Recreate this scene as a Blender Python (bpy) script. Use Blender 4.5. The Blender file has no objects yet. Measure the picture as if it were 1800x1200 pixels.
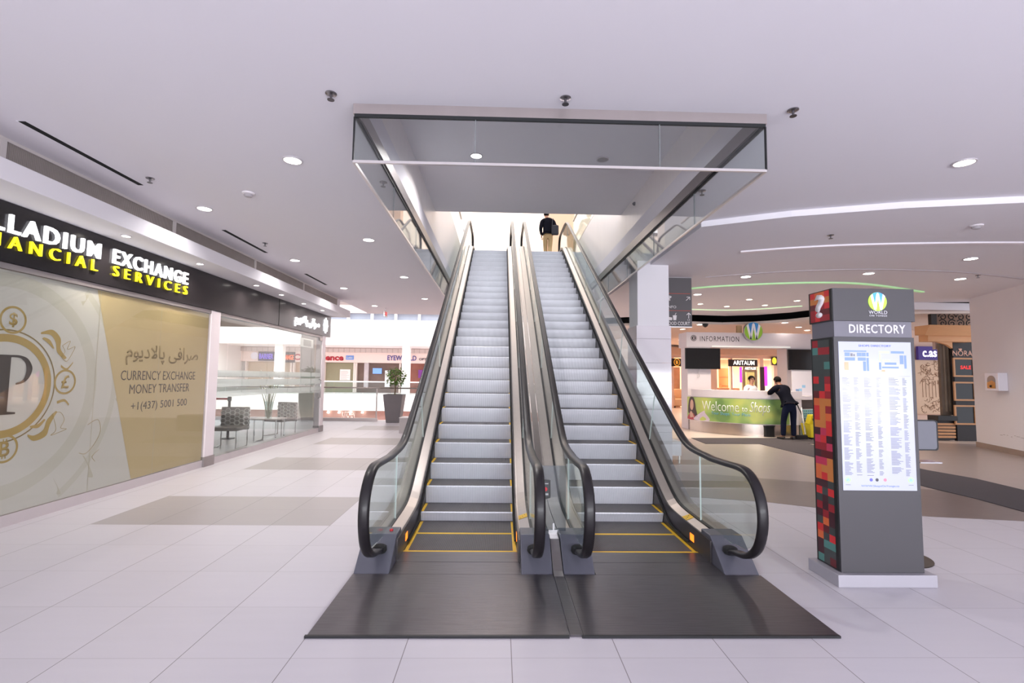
import bpy, bmesh, math, random
from mathutils import Vector, Matrix
R = random.Random(7)
sc = bpy.context.scene
col = sc.collection

# ------------------------------------------------------------------ camera
F_PX, PIT, YAW, ROL = 869.93, math.radians(4.1312), math.radians(1.3781), math.radians(0.728)
CAM = Vector((0, 0, 1.6))
_fw = Vector((math.sin(YAW)*math.cos(PIT), math.cos(YAW)*math.cos(PIT), math.sin(PIT)))
_r0 = Vector((math.cos(YAW), -math.sin(YAW), 0)); _u0 = _r0.cross(_fw)
_rt = _r0*math.cos(ROL) + _u0*math.sin(ROL); _up = -_r0*math.sin(ROL) + _u0*math.cos(ROL)
cd = bpy.data.cameras.new('camera'); cam = bpy.data.objects.new('camera', cd); col.objects.link(cam)
cd.sensor_width = 36; cd.lens = F_PX/1800*36; cd.clip_end = 300
m3 = Matrix((_rt, _up, -_fw)).transposed()
cam.matrix_world = Matrix.Translation(CAM) @ m3.to_4x4()
sc.camera = cam
def at(u, v, ax, val):
    """the point of the place seen at photo pixel (u, v) on the plane axis ax = val"""
    d = _rt*((u-900)/F_PX) + _up*(-(v-600)/F_PX) + _fw
    return CAM + d*((val-CAM[ax])/d[ax])
AX, AY, AZ = 0, 1, 2

# ------------------------------------------------------------------ world, light, exposure
w = bpy.data.worlds.new('sky'); sc.world = w; w.use_nodes = True
w.node_tree.nodes['Background'].inputs[0].default_value = (.93, .92, 1.0, 1)
w.node_tree.nodes['Background'].inputs[1].default_value = 1.2
sc.view_settings.view_transform = 'Standard'; sc.view_settings.look = 'None'
sc.view_settings.exposure = 0.33; sc.view_settings.gamma = 1.0
sc.view_settings.use_curve_mapping = False
cy = sc.cycles
cy.use_denoising = True; cy.max_bounces = 10; cy.transparent_max_bounces = 40
cy.diffuse_bounces = 8; cy.glossy_bounces = 5; cy.sample_clamp_indirect = 6
cy.caustics_reflective = False; cy.caustics_refractive = False
def area(name, loc, rot, sx, sy, power, color=(1, 1, 1), spread=180):
    l = bpy.data.lights.new(name, 'AREA'); l.shape = 'RECTANGLE'; l.size = sx; l.size_y = sy
    l.energy = power; l.color = color; l.spread = math.radians(spread)
    o = bpy.data.objects.new(name, l); col.objects.link(o); o.location = loc; o.rotation_euler = rot
    return o
H2 = math.pi/2
# daylight: the window wall behind the camera and the atrium skylight
area('window_daylight', (3.5, -6.9, 1.15), (H2, 0, 0), 17, 1.7, 1200, (.93, .95, 1))
area('atrium_skylight', (-9, 30, 11.5), (0, 0, 0), 26, 22, 4600, (1, .99, .97))
area('hall_fill_lamp', (.5, 19.5, 11.5), (0, 0, 0), 11, 8, 330, (1, .98, .95))  # unseen lamp added under the closed roof to brighten the upper hall

# ------------------------------------------------------------------ materials
def lin(c):
    return tuple((x/255/12.92 if x/255 <= .04045 else ((x/255+.055)/1.055)**2.4) for x in c)
_M = {}
def mat(name, rgb, rough=.5, metal=0, spec=.5, noise=0, nscale=6, emit=0, ecol=None, bump=0, coat=0, stretch=None):
    if name in _M: return _M[name]
    m = bpy.data.materials.new(name); m.use_nodes = True; nt = m.node_tree; b = nt.nodes['Principled BSDF']
    c = lin(rgb)
    b.inputs['Base Color'].default_value = (*c, 1); b.inputs['Roughness'].default_value = rough
    b.inputs['Metallic'].default_value = metal; b.inputs['Specular IOR Level'].default_value = spec
    if coat: b.inputs['Coat Weight'].default_value = coat; b.inputs['Coat Roughness'].default_value = .05
    if noise or bump:
        tc = nt.nodes.new('ShaderNodeTexCoord'); nz = nt.nodes.new('ShaderNodeTexNoise')
        nz.inputs['Scale'].default_value = nscale; nz.inputs['Detail'].default_value = 6
        src = tc.outputs['Object']
        if stretch:
            mp = nt.nodes.new('ShaderNodeMapping'); mp.inputs['Scale'].default_value = stretch
            nt.links.new(src, mp.inputs['Vector']); src = mp.outputs['Vector']
        nt.links.new(src, nz.inputs['Vector'])
        if noise:
            mx = nt.nodes.new('ShaderNodeMix'); mx.data_type = 'RGBA'
            mx.inputs[6].default_value = (*[x*(1-noise) for x in c], 1); mx.inputs[7].default_value = (*[min(1, x*(1+noise)) for x in c], 1)
            nt.links.new(nz.outputs['Fac'], mx.inputs[0]); nt.links.new(mx.outputs[2], b.inputs['Base Color'])
        if bump:
            bp = nt.nodes.new('ShaderNodeBump'); bp.inputs['Strength'].default_value = bump; bp.inputs['Distance'].default_value = .01
            nt.links.new(nz.outputs['Fac'], bp.inputs['Height']); nt.links.new(bp.outputs['Normal'], b.inputs['Normal'])
    if emit:
        b.inputs['Emission Color'].default_value = (*lin(ecol or rgb), 1); b.inputs['Emission Strength'].default_value = emit
    _M[name] = m; return m
def glass(name, tint=(235, 245, 242), refl=1.0, rough=0.0):
    if name in _M: return _M[name]
    m = bpy.data.materials.new(name); m.use_nodes = True; nt = m.node_tree
    nt.nodes.remove(nt.nodes['Principled BSDF']); out = nt.nodes['Material Output']
    t = nt.nodes.new('ShaderNodeBsdfTransparent'); t.inputs[0].default_value = (*lin(tint), 1)
    g = nt.nodes.new('ShaderNodeBsdfGlossy'); g.inputs['Roughness'].default_value = rough
    lw = nt.nodes.new('ShaderNodeLayerWeight'); lw.inputs['Blend'].default_value = .5
    pw = nt.nodes.new('ShaderNodeMath'); pw.operation = 'POWER'; pw.inputs[1].default_value = 4.5
    mu = nt.nodes.new('ShaderNodeMath'); mu.operation = 'MULTIPLY_ADD'; mu.inputs[1].default_value = .7; mu.inputs[2].default_value = .04*refl
    mx = nt.nodes.new('ShaderNodeMixShader')
    nt.links.new(lw.outputs['Facing'], pw.inputs[0]); nt.links.new(pw.outputs[0], mu.inputs[0]); nt.links.new(mu.outputs[0], mx.inputs[0])
    nt.links.new(t.outputs[0], mx.inputs[1]); nt.links.new(g.outputs[0], mx.inputs[2]); nt.links.new(mx.outputs[0], out.inputs[0])
    _M[name] = m; return m
def frosted(name, rgb, alpha):
    if name in _M: return _M[name]
    m = bpy.data.materials.new(name); m.use_nodes = True; nt = m.node_tree; b = nt.nodes['Principled BSDF']
    b.inputs['Base Color'].default_value = (*lin(rgb), 1); b.inputs['Roughness'].default_value = .6
    b.inputs['Alpha'].default_value = alpha
    _M[name] = m; return m
def striped(name, rgb_a, rgb_b, axis, period, rough=.4, metal=0, duty=.5, bump=.4, noise=.12, soft=.1):
    """fine ribs across one object axis"""
    if name in _M: return _M[name]
    m = bpy.data.materials.new(name); m.use_nodes = True; nt = m.node_tree; b = nt.nodes['Principled BSDF']
    tc = nt.nodes.new('ShaderNodeTexCoord'); sp = nt.nodes.new('ShaderNodeSeparateXYZ'); nt.links.new(tc.outputs['Object'], sp.inputs[0])
    d = nt.nodes.new('ShaderNodeMath'); d.operation = 'DIVIDE'; d.inputs[1].default_value = period; nt.links.new(sp.outputs[axis], d.inputs[0])
    f = nt.nodes.new('ShaderNodeMath'); f.operation = 'FRACT'; nt.links.new(d.outputs[0], f.inputs[0])
    p = nt.nodes.new('ShaderNodeMath'); p.operation = 'PINGPONG'; p.inputs[1].default_value = .5; nt.links.new(f.outputs[0], p.inputs[0])
    mr = nt.nodes.new('ShaderNodeMapRange'); mr.inputs[1].default_value = duty/2-soft/2; mr.inputs[2].default_value = duty/2+soft/2; nt.links.new(p.outputs[0], mr.inputs[0])
    nz = nt.nodes.new('ShaderNodeTexNoise'); nz.inputs['Scale'].default_value = 9; nt.links.new(tc.outputs['Object'], nz.inputs['Vector'])
    mx = nt.nodes.new('ShaderNodeMix'); mx.data_type = 'RGBA'; nt.links.new(mr.outputs[0], mx.inputs[0])
    mx.inputs[6].default_value = (*lin(rgb_a), 1); mx.inputs[7].default_value = (*lin(rgb_b), 1)
    hs = nt.nodes.new('ShaderNodeHueSaturation'); nt.links.new(mx.outputs[2], hs.inputs['Color'])
    mv = nt.nodes.new('ShaderNodeMapRange'); mv.inputs[3].default_value = 1-noise; mv.inputs[4].default_value = 1+noise
    nt.links.new(nz.outputs['Fac'], mv.inputs[0]); nt.links.new(mv.outputs[0], hs.inputs['Value'])
    nt.links.new(hs.outputs[0], b.inputs['Base Color']); b.inputs['Roughness'].default_value = rough; b.inputs['Metallic'].default_value = metal
    if bump:
        bp = nt.nodes.new('ShaderNodeBump'); bp.inputs['Strength'].default_value = bump; bp.inputs['Distance'].default_value = .004
        nt.links.new(mr.outputs[0], bp.inputs['Height']); nt.links.new(bp.outputs['Normal'], b.inputs['Normal'])
    _M[name] = m; return m

def floor_tiles():
    m = bpy.data.materials.new('white_floor_tiles'); m.use_nodes = True; nt = m.node_tree; b = nt.nodes['Principled BSDF']
    N = nt.nodes.new; L = nt.links.new
    tc = N('ShaderNodeTexCoord'); sp = N('ShaderNodeSeparateXYZ'); L(tc.outputs['Object'], sp.inputs[0])
    def op(o, a, bb=None, c=None):
        n = N('ShaderNodeMath'); n.operation = o
        for i, x in enumerate((a, bb, c)):
            if x is None: continue
            if isinstance(x, (int, float)): n.inputs[i].default_value = x
            else: L(x, n.inputs[i])
        return n.outputs[0]
    tx = op('DIVIDE', op('ADD', sp.outputs[0], 1.16), .6255); ty = op('DIVIDE', op('SUBTRACT', sp.outputs[1], 2.95), .6235)
    def edge(t, k):
        return op('GREATER_THAN', op('ABSOLUTE', op('SUBTRACT', op('FRACT', t), .5)), .5-k)
    ex = edge(tx, .0042); ey = edge(ty, .0032)
    # grey insets: four tiles wide, two deep, every fifth tile along the corridor
    ix = op('FLOOR', tx); iy = op('FLOOR', ty)
    gx = op('MULTIPLY', op('GREATER_THAN', ix, -5.5), op('LESS_THAN', ix, -1.5))
    my = op('MODULO', op('SUBTRACT', iy, 4), 5)
    gy = op('MULTIPLY', op('MULTIPLY', op('LESS_THAN', my, 1.5), op('GREATER_THAN', iy, 3.5)), op('LESS_THAN', iy, 21))
    grey = op('MULTIPLY', gx, gy)
    wn = N('ShaderNodeTexWhiteNoise'); cb = N('ShaderNodeCombineXYZ'); L(ix, cb.inputs[0]); L(iy, cb.inputs[1]); L(cb.outputs[0], wn.inputs['Vector'])
    nz = N('ShaderNodeTexNoise'); nz.inputs['Scale'].default_value = 3; nz.inputs['Detail'].default_value = 8
    mp = N('ShaderNodeMapping'); mp.inputs['Scale'].default_value = (.6, 5, 1); L(tc.outputs['Object'], mp.inputs[0]); L(mp.outputs[0], nz.inputs['Vector'])
    val = op('ADD', op('MULTIPLY_ADD', wn.outputs['Value'], .05, .955), op('MULTIPLY_ADD', nz.outputs['Fac'], .06, -.03))
    def mixc(f, a, bb):
        n = N('ShaderNodeMix'); n.data_type = 'RGBA'; L(f, n.inputs[0])
        for i, x in ((6, a), (7, bb)):
            if isinstance(x, tuple): n.inputs[i].default_value = (*lin(x), 1)
            else: L(x, n.inputs[i])
        return n.outputs[2]
    c = mixc(grey, (193, 189, 195), (162, 156, 156))
    hs = N('ShaderNodeHueSaturation'); L(c, hs.inputs['Color']); L(val, hs.inputs['Value'])
    c = mixc(op('MULTIPLY', ey, .45), hs.outputs[0], (120, 112, 112))
    c = mixc(op('MULTIPLY', ex, .85), c, (105, 98, 98))
    L(c, b.inputs['Base Color']); b.inputs['Roughness'].default_value = .38; b.inputs['Specular IOR Level'].default_value = .3
    return m
def plank_tiles(name, rgb_a, rgb_b, size=(.62, .62)):
    m = bpy.data.materials.new(name); m.use_nodes = True; nt = m.node_tree; b = nt.nodes['Principled BSDF']
    tc = nt.nodes.new('ShaderNodeTexCoord'); mp = nt.nodes.new('ShaderNodeMapping'); mp.inputs['Scale'].default_value = (.9, 9, 1)
    mp.inputs['Rotation'].default_value = (0, 0, .12)
    nz = nt.nodes.new('ShaderNodeTexNoise'); nz.inputs['Scale'].default_value = 4; nz.inputs['Detail'].default_value = 8
    mx = nt.nodes.new('ShaderNodeMix'); mx.data_type = 'RGBA'
    mx.inputs[6].default_value = (*lin(rgb_a), 1); mx.inputs[7].default_value = (*lin(rgb_b), 1)
    nt.links.new(tc.outputs['Object'], mp.inputs[0]); nt.links.new(mp.outputs[0], nz.inputs['Vector'])
    nt.links.new(nz.outputs['Fac'], mx.inputs[0]); nt.links.new(mx.outputs[2], b.inputs['Base Color'])
    b.inputs['Roughness'].default_value = .3
    _M[name] = m; return m

# ------------------------------------------------------------------ mesh helpers
class MB:
    def __init__(s): s.v = []; s.f = []; s.m = []
    def add(s, vs, fs, m=0):
        n = len(s.v); s.v += [tuple(x) for x in vs]
        for f in fs: s.f.append([n+i for i in f]); s.m.append(m)
        return s
    def box(s, x0, x1, y0, y1, z0, z1, m=0):
        return s.add([(x, y, z) for z in (z0, z1) for y in (y0, y1) for x in (x0, x1)],
                     [(0, 2, 3, 1), (4, 5, 7, 6), (0, 1, 5, 4), (2, 6, 7, 3), (0, 4, 6, 2), (1, 3, 7, 5)], m)
    def prism(s, pts, vec, m=0):
        """closed solid: planar polygon pushed along vec"""
        p = [Vector(q) for q in pts]; v = Vector(vec); n = len(p)
        nrm = Vector((0, 0, 0))
        for i in range(n): nrm += p[i].cross(p[(i+1) % n])
        if nrm.dot(v) > 0: p.reverse()
        return s.add(p+[q+v for q in p], [list(range(n)), list(range(2*n-1, n-1, -1))] + [[i, i+n, (i+1) % n+n, (i+1) % n] for i in range(n)], m)
    def flat(s, pts, m=0): return s.add(pts, [list(range(len(pts)))], m)
    def rbox(s, c, ax, half, m=0):
        c = Vector(c); A, B, C = (Vector(a).normalized()*h for a, h in zip(ax, half))
        return s.add([c+A*i+B*j+C*k for k in (-1, 1) for j in (-1, 1) for i in (-1, 1)],
                     [(0, 2, 3, 1), (4, 5, 7, 6), (0, 1, 5, 4), (2, 6, 7, 3), (0, 4, 6, 2), (1, 3, 7, 5)], m)
    def lathe(s, prof, c=(0, 0, 0), n=24, axis='z', m=0):
        """prof: (radius, height) pairs"""
        c = Vector(c); vs = []
        for r, h in prof:
            for i in range(n):
                a = 2*math.pi*i/n; x, y = r*math.cos(a), r*math.sin(a)
                vs.append(c+(Vector((x, y, h)) if axis == 'z' else Vector((h, x, y)) if axis == 'x' else Vector((x, -h, y))))
        fs = [[j*n+i, j*n+(i+1) % n, (j+1)*n+(i+1) % n, (j+1)*n+i] for j in range(len(prof)-1) for i in range(n)]
        fs += [list(range(n-1, -1, -1)), [(len(prof)-1)*n+i for i in range(n)]]
        return s.add(vs, fs, m)
    def tube(s, path, r, n=8, m=0, closed=False, up=(0, 0, 1)):
        """r: radius, list of radii, or list of (a, b) section points"""
        P = [Vector(p) for p in path]; N = len(P); vs = []
        upv = Vector(up); prev = None
        for i, p in enumerate(P):
            t = (P[(i+1) % N]-P[i-1]) if closed else (P[min(i+1, N-1)]-P[max(i-1, 0)])
            t.normalize()
            a = prev if prev is not None else upv
            a = a - t*a.dot(t)
            if a.length < 1e-4:
                a = Vector((1, 0, 0)); a = a - t*a.dot(t)
                if a.length < 1e-4: a = Vector((0, 1, 0)); a = a - t*a.dot(t)
            a.normalize(); b = t.cross(a); prev = a
            if isinstance(r, list) and isinstance(r[0], tuple):
                for q in r: vs.append(p+b*q[0]+a*q[1])
                k = len(r)
            else:
                rr = r[i] if isinstance(r, list) else r; k = n
                for j in range(n):
                    an = 2*math.pi*j/n; vs.append(p+b*rr*math.cos(an)+a*rr*math.sin(an))
        fs = []
        for i in range(N if closed else N-1):
            o, o2 = i*k, ((i+1) % N)*k
            fs += [[o+j, o+(j+1) % k, o2+(j+1) % k, o2+j] for j in range(k)]
        if not closed: fs += [list(range(k-1, -1, -1)), [(N-1)*k+j for j in range(k)]]
        return s.add(vs, fs, m)
    def ball(s, c, r, n=12, m=0):
        rx, ry, rz = r if isinstance(r, tuple) else (r, r, r); c = Vector(c); k = n//2+1
        vs = [c+Vector((0, 0, rz))]; fs = []
        for i in range(1, k):
            th = math.pi*i/k
            for j in range(n):
                a = 2*math.pi*j/n; vs.append(c+Vector((rx*math.sin(th)*math.cos(a), ry*math.sin(th)*math.sin(a), rz*math.cos(th))))
        vs.append(c-Vector((0, 0, rz)))
        fs += [[0, 1+j, 1+(j+1) % n] for j in range(n)]
        for i in range(k-2): fs += [[1+i*n+j, 1+(i+1)*n+j, 1+(i+1)*n+(j+1) % n, 1+i*n+(j+1) % n] for j in range(n)]
        o = 1+(k-2)*n; fs += [[o+j, len(vs)-1, o+(j+1) % n] for j in range(n)]
        return s.add(vs, fs, m)
    def build(s, name, mats, parent=None, smooth=False, bevel=0, fix=True):
        me = bpy.data.meshes.new(name)
        o0 = parent.matrix_world.translation if parent else None
        if not isinstance(mats, (list, tuple)): mats = [mats]
        me.from_pydata([tuple(v) for v in s.v], [], s.f)
        for m in mats: me.materials.append(m)
        for p, i in zip(me.polygons, s.m): p.material_index = i
        if fix:
            bm = bmesh.new(); bm.from_mesh(me); bmesh.ops.recalc_face_normals(bm, faces=bm.faces); bm.to_mesh(me); bm.free()
        if smooth:
            for p in me.polygons: p.use_smooth = True
        o = bpy.data.objects.new(name, me); col.objects.link(o)
        if parent: put(o, parent)
        if bevel:
            b = o.modifiers.new('edge', 'BEVEL'); b.width = bevel; b.segments = 2; b.limit_method = 'ANGLE'
        return o
def root_loc(p):
    v = Vector(p.location)
    while p.parent: p = p.parent; v += p.location
    return v
def put(o, parent):
    """parent a mesh whose vertices are in world coordinates"""
    o.parent = parent; o.location = -root_loc(parent)
def empty(name, loc):
    o = bpy.data.objects.new(name, None); o.empty_display_size = .1; col.objects.link(o); o.location = loc; return o
def tag(o, label, cat, group=None):
    o['label'] = label; o['category'] = cat
    if group: o['group'] = group
    return o
def thing(name, loc, label, cat, group=None): return tag(empty(name, loc), label, cat, group)
def struct(o): o['kind'] = 'structure'; return o
def copy_tree(src, loc, label, group=None):
    r = src.copy(); col.objects.link(r); r.location = loc; r['label'] = label
    if group: r['group'] = group
    for ch in src.children:
        c = ch.copy(); col.objects.link(c); c.parent = r
        for g in ch.children:
            d = g.copy(); col.objects.link(d); d.parent = c
    return r
def smooth_path(pts, n=8, closed=False):
    P = [Vector(p) for p in pts]; N = len(P); out = []
    for i in range(N if closed else N-1):
        g = (lambda k: P[k % N]) if closed else (lambda k: P[max(0, min(N-1, k))])
        a, b, c, d = g(i-1), g(i), g(i+1), g(i+2)
        for j in range(n):
            t = j/n
            out.append(.5*((2*b)+(c-a)*t+(2*a-5*b+4*c-d)*t*t+(3*b-a-3*c+d)*t**3))
    if not closed: out.append(P[-1])
    return out
def circ(cx, cy, r, n=48, a0=0, a1=2*math.pi, ry=None):
    full = abs(a1-a0) > 6.28
    return [(cx+r*math.cos(a0+(a1-a0)*i/(n if full else n-1)), cy+(ry or r)*math.sin(a0+(a1-a0)*i/(n if full else n-1))) for i in range(n)]

def text(name, s, mt, parent, O, U, V, w=None, h=None, depth=.004, bold=0, space=1.0, shear=0, align='c'):
    """lettering as one mesh; O = centre (or left-bottom when align='l'), U right, V up (unit vectors)"""
    cu = bpy.data.curves.new(name, 'FONT'); cu.body = s; cu.offset = bold; cu.space_character = space; cu.shear = shear
    cu.resolution_u = 3
    ob = bpy.data.objects.new('tmp', cu); col.objects.link(ob)
    bpy.context.view_layer.update()
    me = bpy.data.meshes.new_from_object(ob.evaluated_get(bpy.context.evaluated_depsgraph_get()))
    bpy.data.objects.remove(ob); bpy.data.curves.remove(cu)
    xs = [v.co.x for v in me.vertices]; ys = [v.co.y for v in me.vertices]
    x0, x1, y0, y1 = min(xs), max(xs), min(ys), max(ys)
    sx = w/(x1-x0) if w else None; sy = h/(y1-y0) if h else None
    sx = sx or sy; sy = sy or sx
    U = Vector(U).normalized(); V = Vector(V).normalized(); W = U.cross(V); O = Vector(O)
    mx_, my_ = ((x0+x1)/2, (y0+y1)/2) if align == 'c' else (x0, y0)
    bm = bmesh.new(); bm.from_mesh(me)
    ret = bmesh.ops.extrude_face_region(bm, geom=bm.faces[:])
    for e in ret['geom']:
        if isinstance(e, bmesh.types.BMVert): e.co.z = 1
    for v in bm.verts:
        d = depth if v.co.z > .5 else 0
        v.co = O + U*((v.co.x-mx_)*sx) + V*((v.co.y-my_)*sy) + W*d
    bmesh.ops.recalc_face_normals(bm, faces=bm.faces)
    bm.to_mesh(me); bm.free(); me.name = name
    me.materials.clear(); me.materials.append(mt)
    o = bpy.data.objects.new(name, me); col.objects.link(o)
    if parent: put(o, parent)
    return o

# common materials
WHITE = mat('white_paint', (228, 225, 230), .7, noise=.015, nscale=1.5)
CEIL = mat('ceiling_paint', (230, 227, 233), .85, noise=.012, nscale=.8)
WARMW = mat('warm_white_paint', (226, 214, 206), .7, noise=.015, nscale=1.5)
STEEL = mat('brushed_steel', (172, 164, 160), .36, 1, noise=.06, nscale=30, stretch=(1, .05, 1))
STEEL2 = mat('satin_steel', (166, 160, 160), .42, 1, noise=.05, nscale=20, stretch=(.05, 1, 1))
CHROME = mat('chrome', (215, 215, 215), .12, 1)
DARKM = mat('dark_metal', (38, 38, 41), .45, .4, noise=.1)
BLACK = mat('black_plastic', (22, 22, 24), .4, noise=.1, nscale=20)
RUBBER = mat('black_rubber', (30, 27, 30), .38, spec=.3, noise=.15, nscale=14, coat=.08)
GREYP = mat('grey_paint', (108, 104, 108), .45, noise=.05)
GLASS = glass('clear_glass', (248, 251, 250))
GLASSG = glass('greenish_glass', (240, 247, 246), 1.0)
LAMP = mat('lamp_lens', (255, 252, 245), .4, emit=9, ecol=(255, 250, 240))
LAMPW = mat('warm_lamp_lens', (255, 240, 215), .4, emit=9, ecol=(255, 236, 205))
PALEM = mat('aluminium', (200, 198, 202), .35, .8, noise=.04)
GOLD = mat('gold_print', (176, 152, 92), .55, noise=.06)
exec_parts = []

# ================================================================== THE SETTING
ZC, ZC2, ZU = 3.84, 3.76, 5.5            # ceilings, upper floor
XW = -5.06                               # shop front plane on the left
# ---- floors
fl = MB()
fl.box(-14, 17, -7, 17.9, -.3, 0)
struct(fl.build('floor', floor_tiles()))
brown = plank_tiles('dark_brown_tiles', (96, 86, 83), (122, 110, 106))
lbrown = plank_tiles('light_brown_tiles', (142, 130, 126), (172, 158, 152))
edge1 = [(2.3, 6.95), (2.61, 6.84), (3.53, 6.59), (4.06, 6.29), (5.16, 5.93), (6.14, 5.76), (7.5, 5.62), (12, 5.6), (16, 5.7)]
edge2 = [(16, 7.4), (12, 7.2), (7.2, 7.25), (6.0, 7.5), (5.08, 7.84), (4.36, 8.12), (3.62, 8.47), (2.3, 8.95)]
def slab(name, pts, z0, z1, m):
    b = MB(); b.prism([(x, y, z0) for x, y in pts], (0, 0, z1-z0)); return struct(b.build(name, m))
slab('floor_dark_band', edge1+edge2, -.001, .003, brown)
slab('floor_light_tiles', edge2[::-1]+[(16, 12.2), (8.6, 13.6), (5, 13.4), (2.3, 13.9)], -.001, .003, lbrown)
far_floor = plank_tiles('cream_tiles', (206, 190, 178), (216, 200, 188))
slab('floor_cream_tiles', [(2.3, 13.9), (5, 13.4), (8.6, 13.6), (16, 12.2), (19, 13), (19, 31), (5.6, 31), (5.6, 17.9), (2.3, 17.9)], -.001, .003, far_floor)
cp = [at(u, v, AZ, 0) for u, v in ((1215, 770), (1240, 780), (1335, 780.5), (1440, 806), (1631, 857), (1716, 877), (1800, 900))]
cp += [Vector((7.2, 5.7, 0)), Vector((8.6, 5.9, 0)), Vector((8.4, 6.6, 0))]
cp += [at(u, v, AZ, 0) for u, v in ((1800, 862), (1716, 842), (1631, 827), (1500, 799), (1420, 780), (1443, 781), (1443, 770))]
slab('floor_carpet_runner', [(p.x, p.y) for p in cp], .003, .011, mat('charcoal_carpet', (66, 60, 64), .95, noise=.18, nscale=60, bump=.3))

# ---- main ceiling, left of and around the escalator well, and its lower right-hand field
WX0, WX1, WY0, WY1 = -1.21, 2.19, 4.0, 15.0
band = [(13.6, 6.35), (11, 5.75), (9, 5.5), (7.6, 5.47), (6.3, 5.62), (5.0, 5.9), (3.82, 6.3), (2.83, 6.82)]
c = MB()
c.box(-4.8, WX0, -7, 18, ZC, ZC+.3)
c.box(WX0, WX1, -7, WY0, ZC, ZC+.3)
c.box(WX0, WX1, WY1, 18, ZC, ZC+.3)
c.prism([(x, y, ZC) for x, y in [(WX1, -7), (13.6, -7)]+band+[(2.83, 18), (WX1, 18)]], (0, 0, .3))
struct(c.build('ceiling', CEIL))
gap = [(2.83, 18.0), (4.0, 17.4), (5.2, 16.85)]+[tuple(at(u, v, AZ, ZC2)[:2]) for u, v in ((1215, 553), (1275, 555), (1330, 553.5), (1390, 549), (1440, 543))]+[(10.3, 13.9), (11.6, 13.0), (13.6, 12.6)]
c = MB(); c.prism([(x, y, ZC2) for x, y in band[::-1]+gap[::-1]], (0, 0, .38))
struct(c.build('ceiling_lower_field', CEIL))
# white ceiling beyond the dark gap, hanging lower
g2 = [(x+.06, y+.35) for x, y in gap]
c = MB(); c.prism([(x, y, 3.5) for x, y in g2+[(19, 13.4), (19, 31), (2.83, 31)]], (0, 0, .08))
struct(c.build('ceiling_beyond_gap', WARMW))
c = MB(); c.prism([(x, y, 3.95) for x, y in [(x, y+.0) for x, y in gap]+[(19, 13.2), (19, 31), (2.83, 31)]], (0, 0, .1))
struct(c.build('ceiling_plenum', mat('plenum_black', (16, 15, 16), .9)))
# thin reveals on the right-hand ceiling
def ribbon(name, pts, wd, z0, z1, m):
    P = smooth_path([(x, y, 0) for x, y in pts], 8); L_, R_ = [], []
    for i, p in enumerate(P):
        t = (P[min(i+1, len(P)-1)]-P[max(i-1, 0)]).normalized(); n = Vector((-t.y, t.x, 0))*wd/2
        L_.append(p+n); R_.append(p-n)
    b = MB(); k = len(P); vs = [(q.x, q.y, z) for z in (z0, z1) for S in (L_, R_) for q in S]
    for i in range(k-1):
        a = lambda zz, ss, ii: zz*2*k+ss*k+ii
        b.f += [[a(0, 0, i), a(0, 0, i+1), a(0, 1, i+1), a(0, 1, i)], [a(1, 0, i), a(1, 1, i), a(1, 1, i+1), a(1, 0, i+1)],
                [a(0, 0, i), a(1, 0, i), a(1, 0, i+1), a(0, 0, i+1)], [a(0, 1, i), a(0, 1, i+1), a(1, 1, i+1), a(1, 1, i)]]
        b.m += [0]*4
    b.f += [[a(0, 0, 0), a(0, 1, 0), a(1, 1, 0), a(1, 0, 0)], [a(0, 0, k-1), a(1, 0, k-1), a(1, 1, k-1), a(0, 1, k-1)]]; b.m += [0, 0]
    b.v = vs
    return b.build(name, m)
def cpts(z, *px): return [tuple(at(u, v, AZ, z)[:2]) for u, v in px]
struct(ribbon('ceiling_reveal', cpts(ZC2, (1240, 487), (1330, 480), (1400, 476), (1520, 473), (1620, 475), (1700, 479), (1800, 490)), .05, ZC2-.012, ZC2+.02, mat('reveal_grey', (196, 189, 196), .8)))
tag(ribbon('linear_diffuser', cpts(ZC2, (1302, 442), (1380, 436), (1470, 431), (1550, 428.5), (1634, 427), (1720, 426), (1800, 426)), .1, ZC2-.025, ZC2-.0005, mat('diffuser_white', (240, 234, 240), .5)),
    'long curved white slot diffuser set in the right-hand ceiling', 'air diffuser')
GREEN = mat('green_led', (178, 214, 170), .5, emit=.32, ecol=(170, 226, 160))
lt = (3.45, 12.9)
lens_near = [lt]+cpts(ZC2, (1215, 506), (1320, 499), (1440, 495.5), (1530, 499), (1622, 512))
lens_far = [(3.7, 13.4), (4.1, 14.0), (4.9, 14.8)]+cpts(ZC2, (1215, 543), (1300, 544), (1410, 537))
tag(ribbon('light_strip', lens_near, .075, ZC2-.03, ZC2-.0005, GREEN), 'long pale green light strip curving over the kiosk, the nearer one', 'light strip')
tag(ribbon('light_strip', lens_far, .06, ZC2-.025, ZC2-.0005, mat('green_led_pale', (205, 225, 195), .5, emit=.5, ecol=(190, 225, 180))), 'faint pale green light strip just before the dark ceiling gap', 'light strip')

# ---- escalator well: soffit and side walls above the ceiling
PANEL = mat('white_marble_panel', (238, 232, 231), .35, noise=.05, nscale=3, stretch=(1, 6, .5))
c = MB()
c.box(WX0-.3, WX1+.3, WY0-.05, 8.87, 4.6, 4.9)
struct(c.build('ceiling_well_soffit', mat('soffit_paint', (243, 241, 245), .8, noise=.01)))
c = MB(); c.box(WX0-.15, WX0, WY0, 8.87, ZC+.3, 4.6); c.box(WX0-.15, WX0, 8.87, 15.2, ZC+.3, 5.47)
struct(c.build('wall_well_left', PANEL))
c = MB(); c.box(WX1, WX1+.15, WY0, 8.87, ZC+.3, 4.6); c.box(WX1, WX1+.15, 8.87, 15.2, ZC+.3, 5.47)
struct(c.build('wall_well_right', PANEL))
c = MB(); c.box(WX0, WX1, WY0-.15, WY0, ZC+.3, 4.6)
struct(c.build('wall_well_front', WHITE))
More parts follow.
